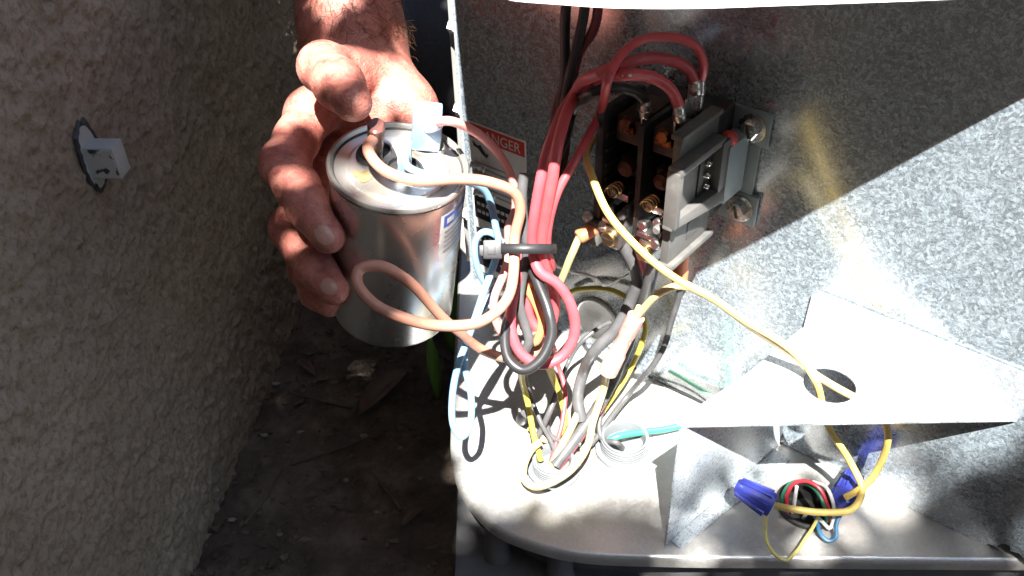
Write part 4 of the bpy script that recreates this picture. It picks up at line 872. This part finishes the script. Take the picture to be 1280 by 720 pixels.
# ================================================================== TREE whose crown dapples the light
TB = np.array([-900., -1500., GZ]); tree = empty('shade_tree', TB, 'leafy tree standing behind the viewer shading the side yard', 'tree')
tr = MB(); tr.tube(spline([TB-[0, 0, 60], TB+[20, 60, 500], TB+[80, 200, 1000], TB+[160, 420, 1500]], 8), np.linspace(75, 40, 25), 12)
for e in ((-200, -500, 1500), (200, -700, 1700), (-500, -600, 1600), (400, -500, 1600)): tr.tube(spline([TB+[100, 300, 1250], (TB+[100, 300, 1250]+np.array(e))/2+[0, 0, 80], np.array(e, float)], 8), np.linspace(38, 8, 17), 8)
tr.build('trunk', BARK, tree)
SP_ = SUN/SUN[2]
GAPS = []
for px, py, zc, r_ in ((400, 80, 412, 17), (428, 92, 400, 8), (485, 115, 458, 20), (388, 150, 458, 18), (432, 28, 485, 9), (362, 238, 424, 4), (370, 312, 440, 5), (352, 185, 440, 4), (545, 215, 400, 30), (560, 190, 405, 25), (430, 212, 408, 8), (462, 235, 400, 6), (520, 150, 420, 12)):
    p = dep(px, py, zc); GAPS.append((p[0]-SP_[0]*p[2], p[1]-SP_[1]*p[2], r_+3))
p = onz(558, 345, -35); GAPS.append((p[0]-SP_[0]*p[2], p[1]-SP_[1]*p[2], 13))
def dens(x, y):                     # where the crown is thick, on the plane z = 0 along the sun's rays
    if x < -45:
        if any((x-gx)**2+(y-gy)**2 < gr_*gr_ for gx, gy, gr_ in GAPS): return 0.
        return 1.
    if y < 315: return 1. if x < 60 else .8
    return 0.
SUNP = SUN/SUN[2]; lv = []; lf = []
def addleaf(x, y, h, ln, wf, n):
    c = np.array([x, y, 0])+SUNP*h; dr = unit(rng.standard_normal(3)); upv = unit(SUN+.7*rng.standard_normal(3))
    v, f = leafmesh(c-dr*ln/2, ln, ln*wf, dr, upv, ln*.06, .15, n); n0_ = len(lv); lv.extend(v); lf.extend(tuple(i+n0_ for i in q) for q in f)
cnt_ = 0
while cnt_ < 4600:
    x, y = (random.uniform(-420, -45), random.uniform(60, 950)) if cnt_ % 6 else (random.uniform(-45, 480), random.uniform(60, 330))
    if random.random() > dens(x, y): continue
    h = random.uniform(1250, 1900); ln = random.uniform(34, 54)
    if (x >= -45 and y > 270) or (-140 < x and 400 < y < 620): ln *= .5
    addleaf(x, y, h, ln, .26, 3); cnt_ += 1
for _ in range(420):
    addleaf(random.uniform(-60, 70), random.uniform(200, 298), random.uniform(1250, 1700), random.uniform(26, 40), .26, 3)
for _ in range(65):
    addleaf(random.uniform(70, 300), random.uniform(298, 333), random.uniform(1250, 1600), random.uniform(16, 24), .28, 3)
for _ in range(120):
    addleaf(random.uniform(60, 330), random.uniform(180, 305), random.uniform(1250, 1700), random.uniform(26, 40), .26, 3)
for _ in range(1500):
    addleaf(random.uniform(-330, -60), random.uniform(150, 430), random.uniform(1250, 1900), random.uniform(30, 50), .26, 3)
cnt_ = 0
while cnt_ < 700:
    x, y = random.uniform(-165, -45), random.uniform(400, 640)
    if dens(x, y) > 0: addleaf(x, y, random.uniform(1000, 1500), random.uniform(17, 27), .27, 3)
    cnt_ += 1
cnt_ = 0
while cnt_ < 8000:
    x, y = random.gauss(0, 1100), random.gauss(100, 1200)
    if (-330 < x < 520 and 130 < y < 760) or (y > 650 and x > -700) or (x > 700 and y > 0): continue
    addleaf(x, y, random.uniform(1150, 2500), random.uniform(70, 105), .27, 2); cnt_ += 1
tag(mesh('crown', lv, lf, LEAF, tree), kind='stuff')

# unseen board fence added behind the viewer to dim sky light and reflections
WOOD = plain('weathered_wood', (.19, .13, .09), .8, var=.35, scale=14, bstr=.4)
fence = empty('added_fence', (0, -1900, GZ), 'added brown board fence out of view that dims the low sky', 'fence')
bd = None
for i in range(30):
    x = -2250+i*150
    if bd is None: bd = MB().box(x-71, x+71, -1910, -1890, GZ, 1750, 2).build('board', WOOD, fence)
    else:
        o = bd.copy(); col.objects.link(o); o.parent = fence; o.location = bd.location+Vector((i*.15, 0, random.uniform(-.01, .01)))
for z in (250, 1400): MB().box(-2350, 2200, -1945, -1911, z, z+80, 2).build('rail', WOOD, fence)
